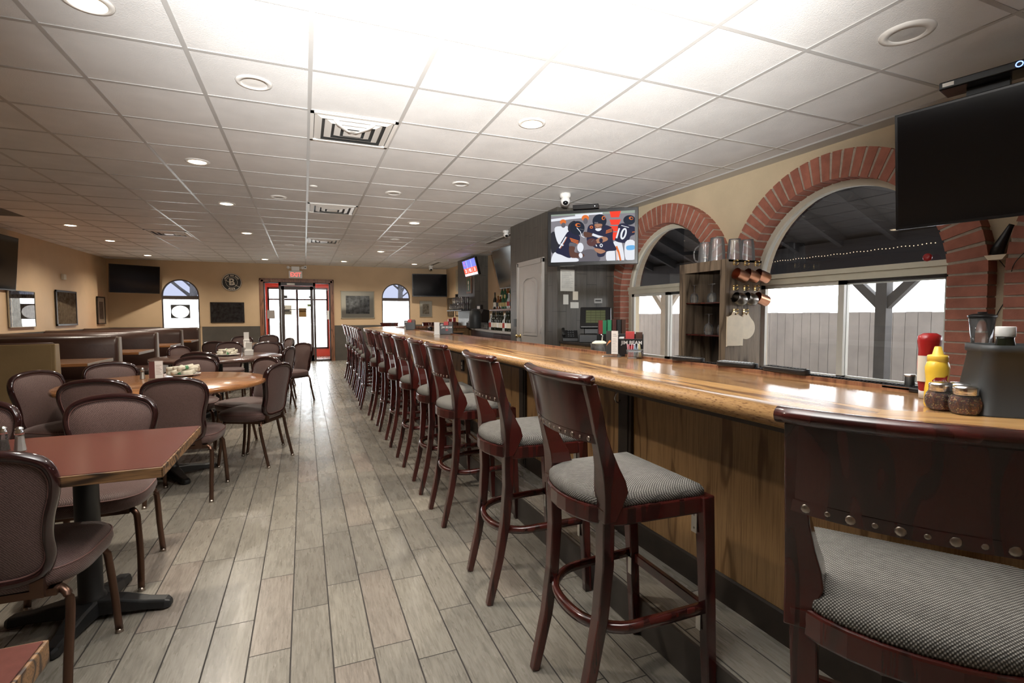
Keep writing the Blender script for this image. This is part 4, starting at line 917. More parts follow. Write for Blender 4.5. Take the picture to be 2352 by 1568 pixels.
# the football television
tf, fw2, fh2 = tv('television showing a football game, hanging below the ceiling in front of the dark tiles', (2.525, 5.09, 2.412), (3.295, 4.49, 2.412), (2.525, 5.09, 1.812), .07, .035)
fb = MB(); FC = [('grey_field', (.24, .225, .25)), ('white_kit', (.80, .82, .88)), ('navy', (.012, .013, .045)), ('helmet_navy', (.006, .012, .03)), ('orange', (.75, .17, .03)), ('pylon_red', (.95, .05, .02)), ('skin_dark', (.11, .045, .03)), ('skin', (.42, .20, .12)), ('ball_brown', (.10, .035, .035)), ('haze_grey', (.13, .12, .14)), ('blue', (.15, .45, .80)), ('dark_figure', (.02, .02, .03)), ('pale_grass', (.30, .36, .30))]
fm = [emis('screen_'+a, c, 1.0) for a, c in FC]
for m_ in fm: nodes(m_)[0].inputs['Base Color'].default_value = (0, 0, 0, 1); nodes(m_)[0].inputs['Specular IOR Level'].default_value = .1
FI = {a: i for i, (a, c) in enumerate(FC)}; lay = [0]
def U(px, py):
    u = (px-160)/1825.; top = 330-60*u; bot = 1445-45*u; v = (bot-py)/(bot-top); return (.036+u*(fw2-.072), .04+v*(fh2-.077))
def poly(c, pts, sm=True):
    lay[0] += 1
    if sm and len(pts) > 3: pts = [(p.x, p.y) for p in smooth_path([(a, b, 0) for a, b in pts], 4, True)]
    q = [U(*p) for p in pts]; q = [(min(max(a, .036), fw2-.036), min(max(b, .04), fh2-.036)) for a, b in q]
    fb.add([(a, -.0018-lay[0]*.00003, b) for a, b in q], [tuple(range(len(q)))], FI[c])
def ell(c, x, y, rx, ry, rot=0, n=24): poly(c, [(x+rx*cos(2*pi*k/n)*cos(rot)-ry*sin(2*pi*k/n)*sin(rot), y+rx*cos(2*pi*k/n)*sin(rot)+ry*sin(2*pi*k/n)*cos(rot)) for k in range(n)], False)
def line(c, pts, w_):
    P = [Vector((a, b)) for a, b in pts]; L1 = []; L2 = []
    for i, p in enumerate(P):
        d = (P[min(i+1, len(P)-1)]-P[max(i-1, 0)]).normalized(); n_ = Vector((-d.y, d.x))*w_/2; L1.append(tuple(p+n_)); L2.append(tuple(p-n_))
    poly(c, L1+L2[::-1], False)
poly('grey_field', [(150, 200), (2000, 200), (2000, 1460), (150, 1460)], False)
poly('pale_grass', [(160, 260), (1990, 260), (1990, 330), (160, 360)], False); line('white_kit', [(160, 460), (600, 410), (1000, 380)], 60); line('white_kit', [(700, 350), (1300, 320)], 40)
poly('dark_figure', [(160, 760), (350, 780), (360, 1200), (170, 1200)]); poly('white_kit', [(240, 650), (400, 600), (560, 640), (520, 1000), (330, 1010)]); ell('orange', 432, 500, 70, 60); ell('haze_grey', 440, 575, 50, 60); ell('orange', 925, 420, 80, 70); ell('haze_grey', 930, 490, 50, 70); poly('dark_figure', [(560, 560), (700, 480), (760, 700), (560, 720)])
poly('haze_grey', [(760, 1050), (880, 1060), (900, 1440), (740, 1440)]); ell('white_kit', 820, 1100, 70, 110); poly('haze_grey', [(900, 1170), (1200, 1180), (1230, 1430), (880, 1430)])
for a, b in ((262, 420), (470, 590), (620, 740), (760, 940)): poly('pylon_red', [(1450, a), (1690, a), (1650, b), (1480, b)], False)
# running back left
poly('white_kit', [(155, 1440), (190, 1290), (280, 1200), (560, 1320), (750, 1350), (770, 1420), (560, 1440), (150, 1450)])
poly('navy', [(560, 720), (700, 760), (810, 850), (770, 1010), (600, 1000), (620, 1290), (560, 1340), (400, 1270), (270, 1210), (330, 1080), (460, 850)])
poly('haze_grey', [(590, 980), (740, 1020), (700, 1090), (580, 1080)]); poly('skin_dark', [(575, 1075), (700, 1090), (690, 1200), (830, 1240), (900, 1260), (880, 1320), (640, 1340), (580, 1250)])
ell('white_kit', 828, 1285, 42, 62, -.2)
line('white_kit', [(500, 850), (440, 960), (350, 1110)], 30); line('orange', [(525, 850), (465, 965), (375, 1120)], 8); line('white_kit', [(380, 1010), (440, 1050)], 34)
for k in range(3): line('orange', [(585+k*12, 880+k*32), (780-k*4, 950+k*32)], 17)
ell('helmet_navy', 752, 650, 160, 165); ell('orange', 765, 580, 62, 42, .15); ell('helmet_navy', 782, 582, 42, 26, .15); poly('helmet_navy', [(790, 565), (835, 570), (835, 595), (790, 592)], False)
line('white_kit', [(740, 640), (820, 740), (850, 840), (910, 870)], 16); line('haze_grey', [(800, 670), (890, 690)], 12)
# quarterback
poly('white_kit', [(1540, 980), (1680, 970), (1730, 1080), (1770, 1420), (1640, 1420), (1560, 1100)]); poly('white_kit', [(1400, 1180), (1560, 1150), (1620, 1180), (1620, 1420), (1400, 1420)]); line('orange', [(1600, 1080), (1650, 1220), (1690, 1420)], 40); line('dark_figure', [(1575, 1150), (1590, 1420)], 14); line('orange', [(1610, 1150), (1612, 1420)], 12)
poly('navy', [(1000, 600), (1150, 570), (1400, 600), (1520, 690), (1520, 860), (1540, 1010), (1600, 1170), (1400, 1200), (1330, 1310), (1200, 1310), (1160, 1130), (980, 1000), (960, 800)])
poly('skin_dark', [(900, 740), (1080, 780), (1090, 850), (920, 860)]); line('white_kit', [(1080, 800), (1200, 850), (1310, 880)], 56); poly('skin', [(1160, 930), (1290, 860), (1400, 880), (1400, 950), (1200, 1010)]); ell('navy', 1270, 945, 40, 55)
poly('skin', [(1130, 1120), (1290, 1150), (1370, 1200), (1260, 1250), (1150, 1190)]); ell('ball_brown', 1070, 985, 110, 92, .1); line('haze_grey', [(1060, 975), (1110, 920)], 10)
for k in range(3): line('orange', [(1370+k*4, 780-k*28), (1510, 740-k*32)], 15)
line('white_kit', [(1160, 1040), (1180, 1080)], 20); ell('white_kit', 1275, 1060, 34, 42); ell('navy', 1275, 1060, 16, 24); ell('orange', 1060, 635, 36, 34); ell('navy', 1062, 637, 18, 16)
ell('helmet_navy', 1235, 500, 152, 160); ell('orange', 1320, 430, 38, 46, .2); ell('helmet_navy', 1326, 432, 22, 30, .2); poly('skin', [(1130, 570), (1290, 570), (1260, 670), (1160, 670)]); line('haze_grey', [(1125, 535), (1205, 540)], 34); poly('white_kit', [(1150, 670), (1280, 670), (1240, 725), (1170, 720)]); line('dark_figure', [(1120, 600), (1190, 660), (1300, 610)], 12)
# number ten at right
poly('navy', [(1640, 600), (1760, 560), (1880, 620), (1990, 660), (1990, 810), (1900, 860), (1850, 980), (1740, 1010), (1570, 950), (1620, 800)]); ell('helmet_navy', 1870, 490, 128, 110); ell('orange', 1905, 450, 46, 36, .3); ell('helmet_navy', 1915, 452, 28, 22, .3); line('white_kit', [(1660, 670), (1600, 900)], 34); ell('white_kit', 1750, 800, 62, 135, .25); ell('navy', 1752, 800, 24, 92, .25); line('white_kit', [(1700, 610), (1860, 660)], 14); line('orange', [(1930, 770), (1985, 760)], 16)
poly('white_kit', [(1790, 990), (1985, 980), (1985, 1390), (1800, 1390)]); poly('blue', [(1820, 1080), (1980, 1070), (1980, 1160), (1830, 1170)])
fb.build('football_picture', fm, tf, normals=False)
MB().box(fw2*.42, fw2*.48, .09, 1.39, fh2*.45, fh2*.52).build('mount_arm', m_black, tf)
t = thing('cable_box', 'flat black receiver box on top of the football television', 'cable box', (2.87, 4.85, 2.415), radians(-38)); MB().box(-.14, .14, -.05, .05, 0, .05).build('case', m_gloss2, t, .006); MB().sphere((.10, -.05, .025), .004, 8).build('led', emis('white_led', (1, 1, 1), 5), t)
# the large dark television at the right
tb, bw, bh = tv('large black switched off television at the upper right, partly outside the photo', (3.0, 1.826, 2.347), (3.235, .79, 2.347), (3.075, 1.826, 1.735), .055, .014)
MB().box(bw*.3, bw*.7, .08, .8, bh*.4, bh*.5).build('mount_arm', m_black, tb)
t = thing('cable_box', 'black receiver with a blue glowing ring above the large dark television', 'cable box', (3.10, 1.46, 2.405), radians(-76)); MB().box(-.17, .17, -.03, .12, 0, .04).build('case', m_gloss2, t, .006)
MB().tube([(.125+.012*cos(2*pi*k/20), -.031, .02+.012*sin(2*pi*k/20)) for k in range(20)], .002, 6, True).build('blue_ring', emis('blue_led', (.1, .2, 1), 8), t); MB().box(-.155, -.11, -.032, -.03, .012, .03).build('white_sticker', m_paper, t); MB().box(-.08, .08, .06, .10, -.05, 0).build('shelf_bracket', m_black, t)
# far televisions
tv('black television hung high in the left far corner, tilted downwards', (-4.13, 14.36, 2.49), (-3.27, 14.92, 2.49), (-4.17, 14.42, 1.83), .05, .02, None, .42)
tv('dark television on the left wall at the edge of the photo', (-4.38+.05, 9.75, 2.55), (-4.30, 10.80, 2.55), (-4.40, 9.75, 1.69), .05, .02)
tv('black television hung above the small portrait in the far right corner', (2.955, 14.9, 2.50), (3.97, 14.75, 2.50), (2.955, 14.9, 1.83), .05, .02, None, .33)
ts, sw, sh = tv('lit scoreboard television with blue and red panels on the dark tiled pillar', (3.60, 12.0, 2.60), (3.60, 11.0, 2.60), (3.70, 12.0, 2.20), .06, .015)
sb = MB(); sc_ = [emis('scoreboard_blue', (.18, .22, .85), 1.1), emis('scoreboard_red', (1.0, .10, .05), 1.2), emis('scoreboard_white', (.85, .85, .95), 1.2)]
sb.add([(.02, -.003, sh*.5), (sw-.02, -.003, sh*.5), (sw-.02, -.003, sh-.02), (.02, -.003, sh-.02)], [(0, 1, 2, 3)], 0).add([(.02, -.003, sh*.18), (sw-.02, -.003, sh*.18), (sw-.02, -.003, sh*.5), (.02, -.003, sh*.5)], [(0, 1, 2, 3)], 1).add([(.02, -.003, .02), (sw-.02, -.003, .02), (sw-.02, -.003, sh*.18), (.02, -.003, sh*.18)], [(0, 1, 2, 3)], 2)
for k in (1, 2): sb.add([(sw*k/3-.006, -.004, .02), (sw*k/3+.006, -.004, .02), (sw*k/3+.006, -.004, sh-.02), (sw*k/3-.006, -.004, sh-.02)], [(0, 1, 2, 3)], 2)
sb.build('scoreboard_picture', sc_, ts, normals=False)
for k, tx in enumerate(('20', '905', '33')): text(tx, 'digits', sc_[2], ts, (sw*(k+.5)/3, -.005, sh*.34), (pi/2, 0, 0), .12)
text('C', 'letter', sc_[1], ts, (sw*.16, -.005, sh*.75), (pi/2, 0, 0), .16)
tv('dark slanted television beside the tiled block above the bottles', (3.40, 9.34, 2.52), (3.40, 8.25, 2.52), (3.58, 9.34, 1.78), .05, .02, None, .45)
# ================================================================ BEHIND THE BAR
# counter below the arched windows and the far back bar
ct = thing('back_counter', 'low dark service counter below the arched windows', 'counter', (0, 0, 0))
MB().box(3.50, 4.04, 1.0, 5.92, .60, .635).build('countertop', m_steel, ct, .003); MB().box(3.55, 4.04, 1.0, 5.92, 0, .60).build('cabinet', m_espresso, ct)
cw = thing('side_cabinet', 'small oak cabinet with drawers under the cash terminal', 'cabinet', (0, 0, 0))
MB().box(3.12, 3.495, 5.02, 5.92, 0, .90).build('body', m_panel, cw, .003); MB().box(3.10, 3.495, 5.0, 5.92, .90, .93).build('countertop', m_espresso, cw, .003)
for z in (.70, .45):
    d = MB().box(3.105, 3.12, 5.08, 5.86, z, z+.18).build('drawer', m_panel, cw, .003); MB().box(3.09, 3.105, 5.42, 5.52, z+.08, z+.095).build('handle', m_nail, d)
# tall bottle shelf
KX0, KX1, KY0, KY1, KZ = 3.52, 3.945, 3.49, 4.10, 1.765; KB = .636
ks = thing('display_shelf', 'tall grey barn board shelf with wine glasses inside and mugs hanging on its side', 'shelf', (0, 0, 0))
def boards(mb, f, a0, a1, n):
    for i in range(n): p, q = a0+(a1-a0)*i/n, a0+(a1-a0)*(i+1)/n; f(mb, p+.0006, q-.0006)
b = MB(); boards(b, lambda m_, p, q: m_.box(p, q, KY0, KY0+.02, KB, KZ), KX0+.022, KX1, 5); b.build('side_board', m_barn, ks)
b = MB(); boards(b, lambda m_, p, q: m_.box(p, q, KY1-.02, KY1, KB, KZ), KX0+.022, KX1, 5); b.build('side_board', m_barn, ks)
b = MB(); boards(b, lambda m_, p, q: m_.box(KX1-.015, KX1, p, q, KB, KZ-.02), KY0+.02, KY1-.02, 5); b.build('rear_board', m_barn_shade, ks)
MB().box(KX0, KX1, KY0, KY1, KZ-.02, KZ+.0).build('top_board', m_barn, ks)
MB().box(KX0, KX0+.02, KY0-.002, KY0+.075, KB, KZ-.09).build('face_stile', m_barn, ks); MB().box(KX0, KX0+.02, KY1-.075, KY1+.002, KB, KZ-.09).build('face_stile', m_barn, ks); MB().box(KX0-.002, KX0+.02, KY0-.002, KY1+.002, KZ-.09, KZ+.002).build('face_rail', m_barn, ks)
SHZ = [1.385, 1.075]
for z in SHZ: MB().prism([(KX0+.03, KY0+.02), (KX1-.015, KY0+.02), (KX1-.015, KY1-.02), (KX0+.03, KY1-.02), (KX0+.05, (KY0+KY1)/2)], z-.012, z).build('curved_shelf', m_cherry, ks)
def wine_glass(lab, x, y, z, s=1, group=None, inv=True):
    t = thing('wine_glass', lab, 'glass', (x, y, z), 0, group)
    if inv: pr = [(.033, 0), (.040, .03), (.041, .055), (.030, .085), (.006, .100), (.004, .11), (.004, .165), (.010, .172), (.034, .176), (.034, .178)]
    else: pr = [(.034, 0), (.034, .002), (.010, .006), (.004, .013), (.004, .06), (.006, .07), (.030, .09), (.041, .12), (.040, .15), (.033, .178)]
    MB().lathe([(r*s, h*s) for r, h in pr], n=20, caps=(False, False)).build('bowl', m_clear, t); return t
pos = [(3.60, 3.98, 'upside down wine glass on the upper shelf, leftmost'), (3.72, 3.88, 'upside down wine glass on the upper shelf, second from the left'), (3.62, 3.76, 'upside down wine glass on the upper shelf, middle'), (3.74, 3.66, 'upside down wine glass on the upper shelf, fourth from the left'), (3.62, 3.61, 'upside down wine glass on the upper shelf, rightmost')]
for x, y, l in pos: wine_glass(l, x, y, SHZ[0], 1.0, 'wine glasses on the upper shelf')
for x, y, l in ((3.62, 3.80, 'upside down wine glass on the lower shelf, left of two'), (3.64, 3.65, 'upside down wine glass on the lower shelf, right of two')): wine_glass(l, x, y, SHZ[1], 1.12, 'wine glasses on the lower shelf')
# glass beer mugs and pitchers on top
def pitcher(lab, x, y, s, handle, rz=0, tilt=0):
    t = thing('beer_pitcher', lab, 'pitcher', (x, y, KZ+.002), rz, 'clear pitchers on top of the shelf')
    MB().lathe([(.062*s, 0), (.062*s, .004), (.060*s, .02), (.052*s, .13*s), (.046*s, .165*s), (.046*s, .172*s)], n=28, caps=(False, True)).lathe([(.058*s, .004), (.049*s, .13*s), (.043*s, .165*s)], n=28, caps=(False, False)).build('body', m_acryl, t)
    if handle: MB().tube(smooth_path([(-.052*s, 0, .15*s), (-.085*s, 0, .125*s), (-.095*s, 0, .08*s), (-.085*s, 0, .03*s), (-.060*s, 0, .015*s)], 4), .0075, 8).build('handle', m_acryl, t)
pitcher('clear upturned beer pitcher on the shelf top, leftmost, its handle sticking out', 3.62, 3.86, 1.15, True, radians(-60)); pitcher('clear upturned beer pitcher on the shelf top, front and largest', 3.60, 3.69, 1.28, False); pitcher('clear upturned beer pitcher on the shelf top, second from the right', 3.705, 3.58, 1.15, False); pitcher('clear upturned beer pitcher on the shelf top, rightmost', 3.85, 3.57, 1.15, False)
# copper mugs on hooks
def mug(lab, x, z, mat, inner, kind=0):
    t = thing('copper_mug' if kind == 0 else 'pewter_mug', lab, 'mug', (x+.01, KY0-.075, z), 0, 'mugs hanging on the shelf side'); t.scale = (1.3, 1.3, 1.3)
    ax = Vector((1, -.08, -.32)).normalized(); R = Vector((0, 0, 1)).rotation_difference(-ax).to_matrix().to_4x4(); o = Vector((0.0, 0, 0))
    pr = [(.0, -.045), (.036, -.045), (.039, -.038), (.039, .04), (.0405, .045)] if kind == 0 else [(.0, -.045), (.022, -.045), (.036, -.03), (.043, -.005), (.041, .02), (.035, .036), (.037, .045)]
    MB().lathe(pr, (0, 0, 0), 28, axis=-ax, caps=(False, False)).build('cup', mat, t)
    MB().lathe([(r*.96, h*.98) for r, h in pr], (0, 0, 0), 28, axis=-ax, caps=(False, False)).build('inside', inner, t)
    hm = MB(); hm.X = R; hm.tube(smooth_path([(0, .038, .03), (0, .062, .03), (0, .075, .012), (0, .068, -.02), (0, .038, -.032)], 4), .0035, 8); hm.X = Matrix(); hd_ = hm.build('handle', m_brass if kind == 0 else mat, t)
    return t
MX = [3.605, 3.735, 3.865]
def hook(x, z): t = thing('wall_hook', 'brass hook on the shelf side', 'hook', (x, KY0, z)); return t
for i, x in enumerate(MX):
    for j, z in enumerate((1.615, 1.405)):
        kind = 1 if (j == 1 and i < 2) else 0
        mug(('%s mug hanging on the shelf side, %s row, %s' % ('copper' if kind == 0 else 'dull pewter', ['upper', 'lower'][j], ['left', 'middle', 'right'][i])), x+.0, z, m_copper if kind == 0 else m_gun, m_copper if kind == 0 else m_gun, kind)
hz = [1.745, 1.52]
for j, z in enumerate(hz+[1.305]):
    for i, x in enumerate(MX[:3 if j < 2 else 2]):
        if j == 2: x = (3.615, 3.735)[i]
        MB().box(x-.009, x+.009, KY0-.004, KY0, z-.03, z+.012).tube([(x, KY0-.004, z), (x, KY0-.03, z+.012), (x, KY0-.042, z+.008)], .004, 8).sphere((x, KY0-.043, z+.008), .009, 10).tube([(x, KY0-.004, z-.02), (x, KY0-.035, z-.035), (x, KY0-.05, z-.02)], .004, 8).sphere((x, KY0-.05, z-.018), .007, 10).build('hook', m_brass, ks)
def board(lab, x, outl, y):
    t = thing('serving_board', lab, 'board', (x, y, 1.29)); t.scale = (1.12, 1, 1.0); MB().prism(outl, -.006, .006, plane='xz').build('board', m_pale, t, .003); MB().lathe([(.009, 0), (.009, .0131)], (0, -.0066, -.018), 14, axis=(0, 1, 0)).build('hanging_hole', m_espresso, t)
board('pale square cut pizza board with a handle hanging on the shelf side, left', 3.615, [(p.x, p.y) for p in smooth_path([(-.02, 0, 0), (.02, 0, 0), (.035, -.025, 0), (.08, -.045, 0), (.085, -.06, 0), (.085, -.29, 0), (.07, -.305, 0), (-.07, -.305, 0), (-.085, -.29, 0), (-.085, -.06, 0), (-.08, -.045, 0), (-.035, -.025, 0)], 4, True)], KY0-.016)
board('pale round pizza board with a handle hanging on the shelf side, right', 3.755, [(p.x, p.y) for p in smooth_path([(-.018, 0, 0), (.018, 0, 0), (.03, -.025, 0)]+[(.098*cos(a), -.145+.105*sin(a), 0) for a in [pi/3.2-k*(2*pi-2*(pi/2-pi/3.2))/12 for k in range(13)]]+[(-.03, -.025, 0)], 3, True)], KY0-.008)
# cash terminal, telephone, menus
tp_ = thing('cash_terminal', 'black touch screen cash terminal in front of the brick arch', 'cash register', (3.35, 5.42, .93), radians(-32))
MB().box(-.20, .20, -.14, .22, 0, .10).build('cash_drawer', m_blackpl, tp_, .008); MB().box(-.14, .14, -.02, .12, .10, .20).build('base', m_blackpl, tp_, .01)
sc2 = MB(); sc2.X = Matrix.Translation((0, -.02, .30)) @ Matrix.Rotation(radians(-28), 4, 'X'); sc2.box(-.19, .19, -.02, .03, -.14, .15).build('monitor', m_blackpl, tp_, .015)
sc2 = MB(); sc2.X = Matrix.Translation((0, -.02, .30)) @ Matrix.Rotation(radians(-28), 4, 'X'); sc2.box(-.12, .12, -.024, -.018, -.08, .10)
for i in range(5):
    for j in range(4): sc2.box(-.115+j*.06, -.06+j*.06, -.0255, -.024, -.075+i*.035, -.047+i*.035, 1)
sc2.build('touch_screen', [emis('dim_screen', (.04, .045, .02), .3), emis('dim_keys', (.08, .09, .04), .35)], tp_)
t = thing('card_printer', 'small silver card reader box on top of the cash terminal', 'card reader', (3.38, 5.41, 1.41), radians(-32)); MB().box(-.05, .05, -.03, .04, 0, .065).build('case', base('grey_case', (.25, .25, .24), .5), t, .006); MB().box(-.035, .035, -.033, -.03, .025, .045).build('slot', m_ink, t)
t = thing('telephone', 'black desk telephone left of the cash terminal', 'telephone', (3.20, 5.80, .93), radians(-25)); MB().prism([(-.09, 0), (.09, 0), (.09, .13), (.06, .14), (-.09, .04)], -.10, .10, plane='yz').build('body', m_blackpl, t, .006)
MB().tube([(-.085, -.075, .08), (-.085, 0, .115), (-.085, .075, .155)], [.022, .014, .022], 10).build('handset', m_blackpl, t); b = MB()
for i in range(4):
    for j in range(3): b.cbox((-.02+j*.03, -.055+i*.03, .068+i*.0225), (.018, .018, .012))
b.build('keypad', m_greyplastic, t)
mh = thing('menu_rack', 'black rack holding green and dark red menus beside the cash terminal', 'rack', (3.30, 4.97, .93), radians(-20))
b = MB(); b.box(-.17, .17, -.05, -.045, 0, .12).box(-.17, .17, .045, .05, 0, .12).box(-.17, -.165, -.05, .05, 0, .12).box(.165, .17, -.05, .05, 0, .12).box(-.17, .17, -.05, .05, 0, .005); b.build('rack_box', m_blackpl, mh)
menu_cols = [base('menu_red', (.30, .03, .03), .4), base('menu_green', (.03, .26, .12), .4), base('menu_green2', (.05, .33, .16), .4), base('menu_maroon', (.11, .035, .03), .4), m_ink, base('menu_brown', (.10, .05, .035), .4)]
for i, (x, c, h_, nm) in enumerate(((-.15, 0, .27, 'thin red menu at the left end of the black rack'), (-.11, 1, .27, 'green menu, left of two, in the black rack'), (-.05, 2, .275, 'green menu, right of two, in the black rack'), (.005, 3, .28, 'maroon menu in the middle of the black rack'), (.06, 4, .28, 'black menu in the black rack'), (.115, 5, .28, 'brown menu at the right end of the black rack'))):
    t = thing('menu', nm, 'menu', (0, 0, 0)); q = Matrix.Translation(mh.location) @ Matrix.Rotation(radians(-20), 4, 'Z') @ Matrix.Translation((x+.01, 0, .006)); t.matrix_world = q
    MB().box(-.022, .022, -.03, .03, 0, h_).build('cover', menu_cols[c], t, .002)
# far back bar with bottles
bb = thing('back_bar', 'dark cabinet back bar with a pale curved counter below the bottles', 'cabinet', (0, 0, 0))
out = [(4.04, 7.56), (3.13, 7.56), (3.13, 8.6), (3.25, 9.6), (3.42, 10.6), (3.60, 11.34), (4.04, 11.34)]
MB().prism(out, .955, .99).build('countertop', base('pale_laminate', (.40, .38, .36), .3), bb, .004)
m_mah = mottled('dark_mahogany', (.045, .018, .016), .4, .2, 8)
MB().prism([(x+(.04 if x < 4 else 0), y) for x, y in out], 0, .955).build('cabinet_body', m_mah, bb)
for i, (y0, y1) in enumerate(((7.62, 8.12), (8.16, 8.58))):
    d = MB().box(3.155, 3.172, y0, y1, .12, .92).build('cabinet_door', m_mah, bb, .004); MB().tube([(3.155, y0+.12, .84), (3.135, y0+.13, .84), (3.135, y0+.24, .84), (3.155, y0+.25, .84)], .006, 8).build('handle', m_steel, d)
sh = thing('bottle_shelf', 'wooden wall shelf carrying liquor bottles above the back bar', 'shelf', (0, 0, 0))
MB().box(3.70, 4.045, 7.7, 10.3, 1.36, 1.40).build('shelf_board', m_oaktrim, sh, .003)
sh = thing('bottle_shelf', 'upper narrow wooden shelf with the back row of liquor bottles', 'shelf', (0, 0, 0)); MB().box(3.84, 4.045, 7.7, 10.3, 1.555, 1.575).build('shelf_board', m_oaktrim, sh, .003)
m_bt = [base('dark_wine_glass', (.012, .014, .008), .1), base('amber_liquor', (.18, .06, .015), .1), base('green_bottle', (.02, .07, .03), .1), base('clear_bottle', (.42, .43, .42), .08), base('brown_bottle', (.06, .022, .01), .1)]
m_lab = [m_cream, m_paper, base('black_label', (.03, .03, .03), .5), base('red_label', (.35, .04, .03), .5), base('gold_label', (.45, .33, .12), .5)]
def mk_bottle(bi, li, kind, s):
    t = thing('liquor_bottle', 'bottle', 'bottle', (0, 0, 0))
    pr = ([(.036, 0), (.037, .01), (.037, .17), (.030, .20), (.014, .235), (.013, .29), (.015, .292), (.015, .305)] if kind == 0 else [(.042, 0), (.043, .01), (.043, .14), (.036, .17), (.015, .20), (.014, .245), (.016, .247), (.016, .262)])
    MB().lathe([(r*s, h*s) for r, h in pr], n=16).build('glass', m_bt[bi], t); r0 = pr[2][0]*s+.0006
    MB().lathe([(r0, .05*s), (r0, .13*s)], n=16, caps=(False, False)).build('label_band', m_lab[li], t)
    top = pr[-1][1]*s; MB().lathe([(.015*s, top), (.0155*s, top+.022), (.0, top+.023)], n=12, caps=(False, False)).build('cap', m_lab[(li+2) % 5] if kind else m_ink, t); return t
protos = [mk_bottle(0, 0, 0, 1.1), mk_bottle(0, 1, 0, 1.1), mk_bottle(1, 2, 1, 1.05), mk_bottle(3, 3, 1, 1.1), mk_bottle(2, 4, 0, 1.0), mk_bottle(4, 4, 1, 1.0)]
LB = ['dark wine bottle with a cream label among the bottles of the back bar', 'dark wine bottle with a white label among the bottles of the back bar', 'amber liquor bottle with a dark label among the bottles of the back bar', 'clear liquor bottle with a red label among the bottles of the back bar', 'green bottle with a gold label among the bottles of the back bar', 'brown bottle with a gold label among the bottles of the back bar']
rr = random.Random(11); usedp = set()
spots = []
for k in range(13): spots.append((3.24+.010*k+rr.uniform(-.01, .01), 7.72+.125*k, .99, [0, 1, 0, 0, 1, 3, 0][k % 7]))
for k in range(15): spots.append((3.42+rr.uniform(-.02, .02)+.006*k, 7.70+.13*k, .99, rr.choice([0, 1, 2, 4, 5])))
for k in range(16): spots.append((3.77+rr.uniform(-.01, .01), 7.78+.155*k, 1.40, rr.choice([2, 3, 4, 5, 2, 0])))
for k in range(15): spots.append((3.93, 7.8+.165*k, 1.575, rr.choice([2, 3, 5, 4])))
for x, y, z, p in spots:
    if p not in usedp: usedp.add(p); o = protos[p]; o.location = (x, y, z); o['label'] = LB[p]
    else: o = dup(protos[p], (x, y, z), rr.uniform(0, 6), LB[p])
    o['group'] = 'bottles of the back bar, %s' % LB[p].split(' among')[0]
for i, pz in enumerate(protos):
    if i not in usedp: pz.location = (3.5, 9.9+.1*i, .99); pz['label'] = LB[i]
# clean glasses, register and boxes on the back bar
m_gl = m_clear
def tumbler(lab, x, y, z, grp, s=1):
    t = thing('drinking_glass', lab, 'glass', (x, y, z), 0, grp); MB().lathe([(.030*s, 0), (.036*s, .13*s), (.034*s, .13*s), (.028*s, .005)], n=16, caps=(True, False)).build('tumbler', m_clear, t); return t
tg = tumbler('clear drinking glass among the glasses left of the wine bottles', 3.36, 9.5, .99, 'drinking glasses on the back bar')
for k in range(11): dup(tg, (3.36+.02*(k % 2)+.02*k, 9.6+.085*k, .99))
tg2 = tumbler('clear upturned glass stacked on the ledge below the scoreboard television', 3.60, 11.0, 1.40, 'glasses on the ledge below the scoreboard', 1.2); tg2.location = (3.47, 11.44, 1.40)
lg = thing('glass_rack', 'ledge with stacked clear glasses below the scoreboard television', 'rack', (0, 0, 0)); MB().box(3.40, 3.715, 11.40, 12.70, 1.38, 1.40).build('ledge', m_greyplastic, lg); MB().box(3.70, 3.719, 11.45, 12.65, 1.2, 1.38).build('bracket', m_greyplastic, lg)
for k in range(1, 16): dup(tg2, (3.47+.11*(k % 2), 11.5+.145*(k//2), 1.40+(0)))
for k in range(12): dup(tg2, (3.47+.11*(k % 2), 11.5+.145*(k//2), 1.40+.157))
t = thing('framed_picture', 'green beer mirror sign in a wooden frame below the scoreboard television', 'picture', (3.715, 11.75, 1.80), -pi/2); MB().box(-.19, .19, -.02, 0, 0, .42).build('frame', m_oaktrim, t, .004); MB().box(-.14, .14, -.024, -.02, .05, .37).build('print', base('sign_green', (.03, .12, .05), .3), t); MB().sphere((0, -.026, .26), .05, 16, sc=(1, .1, 1)).box(-.03, .03, -.027, -.024, .08, .2).build('emblem', m_cream, t)
rg = thing('cash_register', 'dark cash register at the left end of the back bar', 'cash register', (3.66, 10.95, .99), radians(-75)); MB().box(-.22, .22, -.18, .2, 0, .12).build('drawer', m_blackpl, rg, .008); MB().prism([(-.16, .12), (.18, .12), (.18, .40), (.02, .42), (-.12, .18)], -.2, .2, plane='yz').build('body', m_blackpl, rg, .01); MB().box(-.07, .07, .02, .10, .40, .52).build('display_head', m_blackpl, rg, .008); MB().box(-.05, .05, .012, .02, .43, .49).build('display', m_steel, rg)
bg_ = thing('coffee_machine', 'dark rounded machine between the register and the glasses on the back bar', 'machine', (3.42, 10.42, .99)); MB().lathe([(.13, 0), (.14, .02), (.14, .25), (.12, .36), (.06, .42), (0, .43)], n=24, caps=(True, False)).build('body', m_greyplastic, bg_)
for k, (x, y, z) in enumerate(((3.28, 7.66, .99),)):
    t = thing('cardboard_box', 'small pale stacked boxes beside the tiled block on the back bar', 'box', (x-.04, y, z)); MB().box(-.05, .05, -.06, .06, 0, .06).box(-.045, .045, -.055, .055, .062, .11).build('box', m_note, t, .002)
